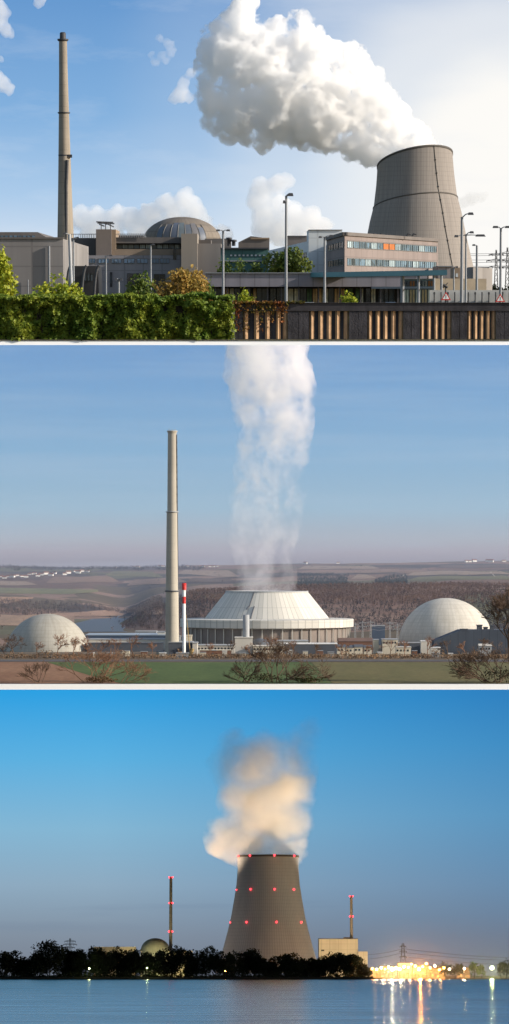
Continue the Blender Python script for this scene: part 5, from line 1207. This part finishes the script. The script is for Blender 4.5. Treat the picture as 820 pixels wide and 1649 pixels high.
b = MB(); b.lathe([(U(hf(py), Y), max(.6, Z(py, Y))) for py in (1568, 1555, 1545, 1535, 1525, 1512, 1500, 1488, 1475, 1462, 1450, 1437, 1425, 1412, 1400, 1390, 1380)], (X(CXP, Y), Y), 110); b.build('shell', t.bsdf(c, .9), tw)
m_rim3 = M('dark_tower_rim', (.07, .065, .06), .9, .1, .1)
b = MB(); b.lathe([(U(48.8, Y), Z(1381.5, Y)), (U(49.8, Y), Z(1381, Y)), (U(49.8, Y), Z(1378, Y)), (U(47.5, Y), Z(1378, Y)), (U(47.5, Y), Z(1400, Y)), (U(52, Y), Z(1450, Y))], (X(CXP, Y), Y), 90); b.build('rim', m_rim3, tw)
m_redl = ME('aviation_red', (1., .04, .05), 6.*EX)
for py, lst in ((1379.5, (384.5, 403, 442, 473.5)), (1433.5, (381.5, 404, 442, 473)), (1486, (371.5, 397.5, 445, 484.5))):
    for px in lst:
        r = U(hf(py)+.9, Y); dx = U(px-CXP, Y); yy = Y-math.sqrt(max(1., r*r-dx*dx)); b = MB(); b.ball((X(CXP, Y)+dx, yy-.6, Z(py, Y)), 1.55 if px not in (381.5, 371.5) else 1.1, 10, 6); b.build('warning_light', m_redl, tw)
# dome, chimneys, lit buildings
d = thing('reactor_dome', 'pale greenish reactor dome half hidden by the dark shore trees', 'dome', (X(250, 4700.), 4700., .6)); Y = 4700.; r = U(23, Y); zt = Z(1511, Y)
m_lit = M('lamp_lit_cream_wall', (.52, .47, .36), .85, .08, .03, .2, panel=(14., 9., .3))
b = MB(); b.lathe([(r, .6), (r, zt-r*.82)]+[(r*math.cos(math.pi/2*k/14)+.01, zt-r*.82+r*.82*math.sin(math.pi/2*k/14)) for k in range(1, 15)], (X(250, Y), Y), 64); b.build('shell', dome_mat('green_grey_shell', (.30, .32, .25), 40, 3.5, .3, .8, .05), d)
b = MB(); b.box(X(226, 4690.), X(310, 4690.), 4690, 4720, .6, Z(1531, 4690.)); b.single('reactor_hall', m_lit, 'low lamp-lit hall behind the trees under the dome', 'hall', (X(266, 4690.), 4690., .6))
b = MB(); b.box(X(150, 4690.), X(218, 4690.), 4690, 4720, .6, Z(1525, 4690.)); b.single('plant_hall', m_lit, 'long pale hall seen in the gaps between trees left of the dome', 'hall', (X(184, 4690.), 4690., .6))
def chim3(lab, px, hw, top, base, Y, lights, mat):
    c_ = (X(px, Y), Y); t = thing('slim_chimney', lab, 'chimney', (c_[0], Y, .6)); b = MB(); b.lathe([(U(hw*1.25, Y), max(.6, Z(base, Y))), (U(hw, Y), Z(top+2, Y)), (U(hw, Y), Z(top, Y)), (.01, Z(top, Y))], c_, 20); b.build('shaft', mat, t)
    for py in lights:
        b = MB(); b.lathe([(U(hw*1.1, Y), Z(py+1.4, Y)), (U(hw*1.5, Y), Z(py+.8, Y)), (U(hw*1.5, Y), Z(py+.2, Y)), (U(hw*1.1, Y), Z(py, Y))], c_, 20); b.build('gallery', m_rim3, t)
        for sx in (-1, 1): b = MB(); b.ball((c_[0]+sx*U(hw*1.15, Y), Y-U(hw, Y), Z(py, Y)), 1.35, 8, 6); b.build('warning_light', m_redl, t)
    return t
m_ch3 = M('warm_chimney_concrete', (.30, .27, .22), .9, .12, .05, .3, panel=(100., 8., .5))
chim3('slim dark chimney with three pairs of red lights above the dome', 274.7, 2.3, 1412, 1563, 4720., (1413, 1454.5, 1500.5), m_ch3)
chim3('slim chimney with two pairs of red lights standing on the lit block', 566.5, 2.0, 1442.5, 1515, 4760., (1443.5, 1476), m_ch3)
L = thing('lit_reactor_block', 'tall square lamp-lit beige block right of the cooling tower', 'building', (X(545, 4740.), 4740., .6)); Y = 4740.
b = MB(); b.box(X(514, Y), X(577, Y), Y, Y+60, .6, Z(1512.5, Y)); b.build('wall', m_lit, L)
b = MB(); b.box(X(513.6, Y), X(577.4, Y), Y-.5, Y+60.5, Z(1512.5, Y), Z(1511.5, Y)); b.build('roof', m_rim3, L)
b = MB(); b.box(X(517.5, Y), X(522.5, Y), Y-.4, Y+.2, Z(1532, Y), Z(1529.5, Y)); b.build('window', m_rim3, L)
b = MB(); b.box(X(554, Y), X(569, Y), Y+2, Y+20, Z(1511.5, Y), Z(1509.5, Y)); b.build('roof_unit', m_rim3, L)
b = MB(); b.box(X(577.3, 4725.), X(592.5, 4725.), 4725., 4770., .6, Z(1532.5, 4725.)); b.single('bright_annex', m_lit, 'brightly lit lower annex against the right side of the square block', 'building', (X(585, 4725.), 4725., .6))
# pylons and lines
pylon('dark lattice pylon rising behind the trees at the left', 112.5, 1511, 4900., 4, [(1516, 9), (1521, 11), (1526, 8)], m_rim3, None, .38, .6)
pylon('dark lattice pylon with double peak behind the glowing works', 649.5, 1519, 4900., 6, [(1524, 5), (1532, 6), (1541, 6)], m_rim3, None, .42, .6)
b = MB()
for p0, p1, sg in (((590, 1538), (649, 1528), 3.), ((590, 1545), (649, 1534), 3.), ((649, 1528), (900, 1543), 9.), ((649, 1534), (900, 1547), 8.), ((649, 1541), (900, 1556), 6.)):
    b.path([P(p0[0]+(p1[0]-p0[0])*k/14, p0[1]+(p1[1]-p0[1])*k/14+sg*.55*math.sin(math.pi*k/14), 4900.) for k in range(15)], .26, 4)
b.single('overhead_wire', m_rim3, 'dark sagging power lines running right from the double-peaked pylon', 'power line', P(649, 1530, 4900.))
# glowing works on the right shore
random.seed(9)
m_warmwall = M('works_wall', (.55, .46, .30), .85, .1, .05, .1); m_glow = ME('lit_window_warm', (1., .62, .22), 1.6*EX); m_glowy = ME('lit_hall_front', (1., .62, .22), .8*EX)
Lw = [(596, 612, 1560, 'low lit shed at the left end of the glowing works'), (612.5, 640, 1556, 'long yellow-lit hall in the left part of the glowing works'), (641, 664, 1551, 'tallest white-lit hall of the glowing works under the pylon'), (665, 690, 1555, 'orange-lit hall right of the tallest one'), (690.5, 716, 1559, 'lower lit shed among the works lamps'), (738, 757, 1558, 'lit shed at the right end of the glowing works')]
for i, (a, e, pt, lab) in enumerate(Lw):
    Y = 4560.; t = thing('lit_hall', lab, 'hall', (X((a+e)/2, Y), Y, .6), group='lit halls of the works'); z = Z(pt, Y)
    b = MB(); b.box(X(a, Y), X(e, Y), Y, Y+30, .6, z); b.build('wall', m_warmwall, t); b = MB(); b.box(X(a, Y)-.4, X(e, Y)+.4, Y-.5, Y+30.5, z, z+.6); b.build('roof', m_rim3, t)
    F = Facade(a, Y-.05, e, Y-.05); k = a+1
    while k < e-2.5:
        wd = random.uniform(1.2, 5.); zb_ = random.uniform(1.5, z*.55); b = MB(); F.box(b, k, min(k+wd, e-.5), zb_, min(z-1.2, zb_+random.uniform(1.5, 4.5)), .2, .05); b.build('window', random.choice((m_glow, m_glowy, m_glowy)), t); k += wd+random.uniform(.6, 1.6)
ml = {'w': ME('lamp_white', (1., .80, .48), 260*EX), 'o': ME('lamp_orange', (1., .36, .06), 170*EX), 'g': ME('lamp_greenish', (.95, 1., .40), 150*EX)}
LP = [(600, 1560, 'o', .8), (607, 1561, 'w', .9), (614, 1559, 'w', .9), (620, 1561, 'o', .9), (626, 1558, 'w', 1.2), (632, 1561, 'w', 1.9), (638, 1559, 'w', 1.3), (644, 1561, 'w', 1.2), (651, 1557, 'w', 1.2), (658, 1558, 'o', 1.2), (663, 1553, 'o', .9), (669, 1556, 'o', 1.3), (675, 1561, 'o', 2.3), (681, 1557, 'o', 1.2),
      (687, 1552, 'o', .9), (693, 1559, 'o', 1.), (701, 1556, 'w', .8), (708, 1562, 'o', .9), (715, 1559, 'o', .9), (724, 1561, 'w', .8), (748, 1560, 'w', .8), (792.5, 1559, 'g', 2.1), (144, 1560, 'g', .6), (237, 1559, 'g', .7), (363, 1564, 'o', .4)]
cn = {'w': 'white', 'o': 'orange', 'g': 'yellow-green'}
for i, (px, py, k, r) in enumerate(LP):
    Y = 4390. if i != 21 else 4400.
    if i >= 22: Y = 4318.
    x = X(px, Y); z = Z(py, Y)
    lab = {5: 'brightest white lamp of the works, its streak reflected in the lake', 12: 'brightest orange lamp of the works, above the long orange reflection', 21: 'lone bright yellow-green lamp on the right shore', 22: 'yellow-green lamp shining through the trees left of the pylon gap', 23: 'yellow-green lamp shining through the trees left of the dome', 24: 'faint orange lamp among the shore trees before the cooling tower'}.get(i, '%s lamp in the row in front of the glowing works' % cn[k])
    t = thing('works_lamp', lab, 'lamp', (x, Y, .6), group=None if i in (5, 12, 21, 22, 23, 24) else '%s works lamps' % cn[k])
    b = MB(); b.tube((x, Y+.3, .5), (x, Y+.3, max(z, 1.4)), .22, .16, 6); b.build('pole', m_rim3, t)
    b = MB(); b.ball((x, Y, max(z, 1.4)), r, 10, 6); b.build('lamp', ml[k], t)
def flood(name, loc, tgt, e, col, size=R(60), rad=6.):
    l = bpy.data.lights.new(name, 'SPOT'); l.energy = e; l.color = col; l.spot_size = size; l.spot_blend = .8; l.shadow_soft_size = rad
    o = bpy.data.objects.new(name, l); COL.objects.link(o); g = MW @ Vector(loc); o.location = g; o.rotation_euler = ((MW @ Vector(tgt))-g).to_track_quat('-Z', 'Y').to_euler()
def plamp(px, py, Y, e, col, rad=1.5):
    l = bpy.data.lights.new('lamp_light', 'POINT'); l.energy = e; l.color = col; l.shadow_soft_size = rad
    o = bpy.data.objects.new('lamp_light', l); COL.objects.link(o); o.location = MW @ P(px, py, Y)
for px, py, Y, e, col in ((632, 1560, 4382., 7., (1., .8, .5)), (677, 1560, 4382., 13., (1., .33, .06)), (792.5, 1559, 4392., 2.4, (.95, 1., .45)), (604, 1560, 4540., .7, (1., .5, .15)), (618, 1560, 4385., .8, (1., .7, .35)), (646, 1558, 4385., 1.2, (1., .7, .35)),
        (660, 1556, 4540., 1.2, (1., .55, .2)), (692, 1560, 4385., 1., (1., .42, .1)), (709, 1561, 4385., .8, (1., .45, .12)), (748, 1560, 4385., .6, (1., .7, .3)), (144, 1560, 4312., .08, (.9, 1., .4)), (237, 1559, 4312., .1, (.9, 1., .4))):
    plamp(px, py, Y, e*LAMP, col)
# the plant's floodlights: they warm the tower's left flank, the lit blocks and the steam
YT = 4650.
flood('floodlight', (X(215, YT), YT-90, 12), (X(385, YT), YT, 70), F3*.8e6, (1., .60, .30), R(70))
flood('floodlight', (X(150, YT), YT+50, 12), (X(415, YT), YT, Z(1300, YT)), F3*9.0e7, (1., .70, .42), R(27))
flood('floodlight', (X(200, YT), YT-60, 12), (X(400, YT), YT, Z(1310, YT)), F3*3.0e7, (1., .68, .40), R(24))
flood('floodlight', (X(690, YT), YT+30, 12), (X(445, YT), YT, Z(1290, YT)), F3*2.6e7, (1., .76, .5), R(24))
flood('floodlight', (X(600, 4450.), 4560., 8), (X(550, 4740.), 4740., 30), F3*6e6, (1., .76, .48), R(80))
flood('floodlight', (X(250, 4450.), 4600., 8), (X(250, 4700.), 4700., 35), F3*.9e6, (1., .85, .45), R(100))

# ---------------------------------------------------------------- steam at dusk: soft body, dense in the middle
Y = 4650.
def soft(name, blobs, scale, dens, col, nsc=.014, warp=95., thr=.30, lo=.0):
    t = NT(name); co = t.coord(); wv = t.n('ShaderNodeVectorMath', {0: t.n('ShaderNodeTexNoise', {'Vector': co, 'Scale': nsc*.9, 'Detail': 5., 'Roughness': .6}).outputs['Color'], 1: (-.5, -.5, -.5)}, operation='ADD').outputs[0]
    q = t.n('ShaderNodeVectorMath', {0: co, 1: t.n('ShaderNodeVectorMath', {0: wv, 1: (warp,)*3}, operation='MULTIPLY').outputs[0]}, operation='ADD').outputs[0]
    acc = None
    for (p, r, sz, wgt) in blobs:
        d = t.n('ShaderNodeVectorMath', {0: q, 1: tuple(p)}, operation='DISTANCE').outputs['Value']
        f_ = t.math('MULTIPLY', t.math('SUBTRACT', 1., t.math('DIVIDE', d, r), clamp=True), wgt); acc = f_ if acc is None else t.math('MAXIMUM', acc, f_)
    nz = t.noise(t.mapping(q, (nsc, nsc, nsc*.8)), 1., 4, .6)
    sh = t.math('MULTIPLY', acc, t.math('MULTIPLY', t.math('SUBTRACT', nz, thr), 5., clamp=True))
    return t.vol(t.n('ShaderNodeVolumeScatter', {'Color': (*col, 1), 'Density': t.math('MULTIPLY', sh, dens), 'Anisotropy': .1}).outputs[0])
bl3 = [(432, 1376, 44, .5), (405, 1366, 40, 1.), (384, 1362, 34, 1.), (362, 1350, 36, 1.), (350, 1338, 24, .6), (460, 1370, 34, .9), (478, 1362, 26, .8), (395, 1335, 48, 1.), (430, 1320, 58, 1.), (465, 1325, 42, .9), (400, 1290, 52, 1.), (440, 1275, 60, 1.), (470, 1270, 44, .8), (420, 1240, 56, .7), (470, 1232, 44, .4), (380, 1235, 44, .35), (375, 1205, 34, .2), (350, 1225, 24, .15), (485, 1200, 34, .2), (505, 1178, 26, .14), (440, 1205, 40, .3)]
org = P(432, 1376, Y)
bb = [(P(a, c_, Y)-org, U(r, Y), 1., w_) for a, c_, r, w_ in bl3]
hull('dusk_steam', [(P(a, c_, Y), U(r*1.0, Y), 1.) for a, c_, r, w_ in bl3], soft('soft_dusk_steam', bb, 1, STEAM3, (1, .98, .95)), 'soft cream steam cloud billowing from the dusk cooling tower', 'steam plume', U(5, Y), U(4, Y), U(30, Y), seed=31, loc=org, octaves=3)

# mist added over the glowing works to give the lamps their halos
if MIST > 0:
    b = MB(); xa, xb = X(560, 4500.), X(900, 4500.); b.box(xa, xb, 4330, 4640, .8, 95.)
    t = NT('halo_mist'); co = t.coord(); s_ = t.n('ShaderNodeSeparateXYZ', {0: co})
    f1 = t.ramp(t.math('DIVIDE', s_.outputs[2], 95.), [(0, (1,)*3), (.35, (.35,)*3), (1, (0,)*3)]); f2 = t.ramp(t.n('ShaderNodeMapRange', {0: s_.outputs[0], 1: -(xb-xa)/2, 2: (xb-xa)/2}).outputs[0], [(0, (0,)*3), (.2, (1,)*3), (.8, (1,)*3), (1, (0,)*3)])
    t.vol(t.n('ShaderNodeVolumeScatter', {'Color': (1, 1, 1, 1), 'Density': t.math('MULTIPLY', t.math('MULTIPLY', f1, f2), MIST), 'Anisotropy': .3}).outputs[0])
    b.single('mist', t.m, 'thin mist added for the glow around the works lamps', 'mist', ((xa+xb)/2, 4480, 0), kind='stuff')
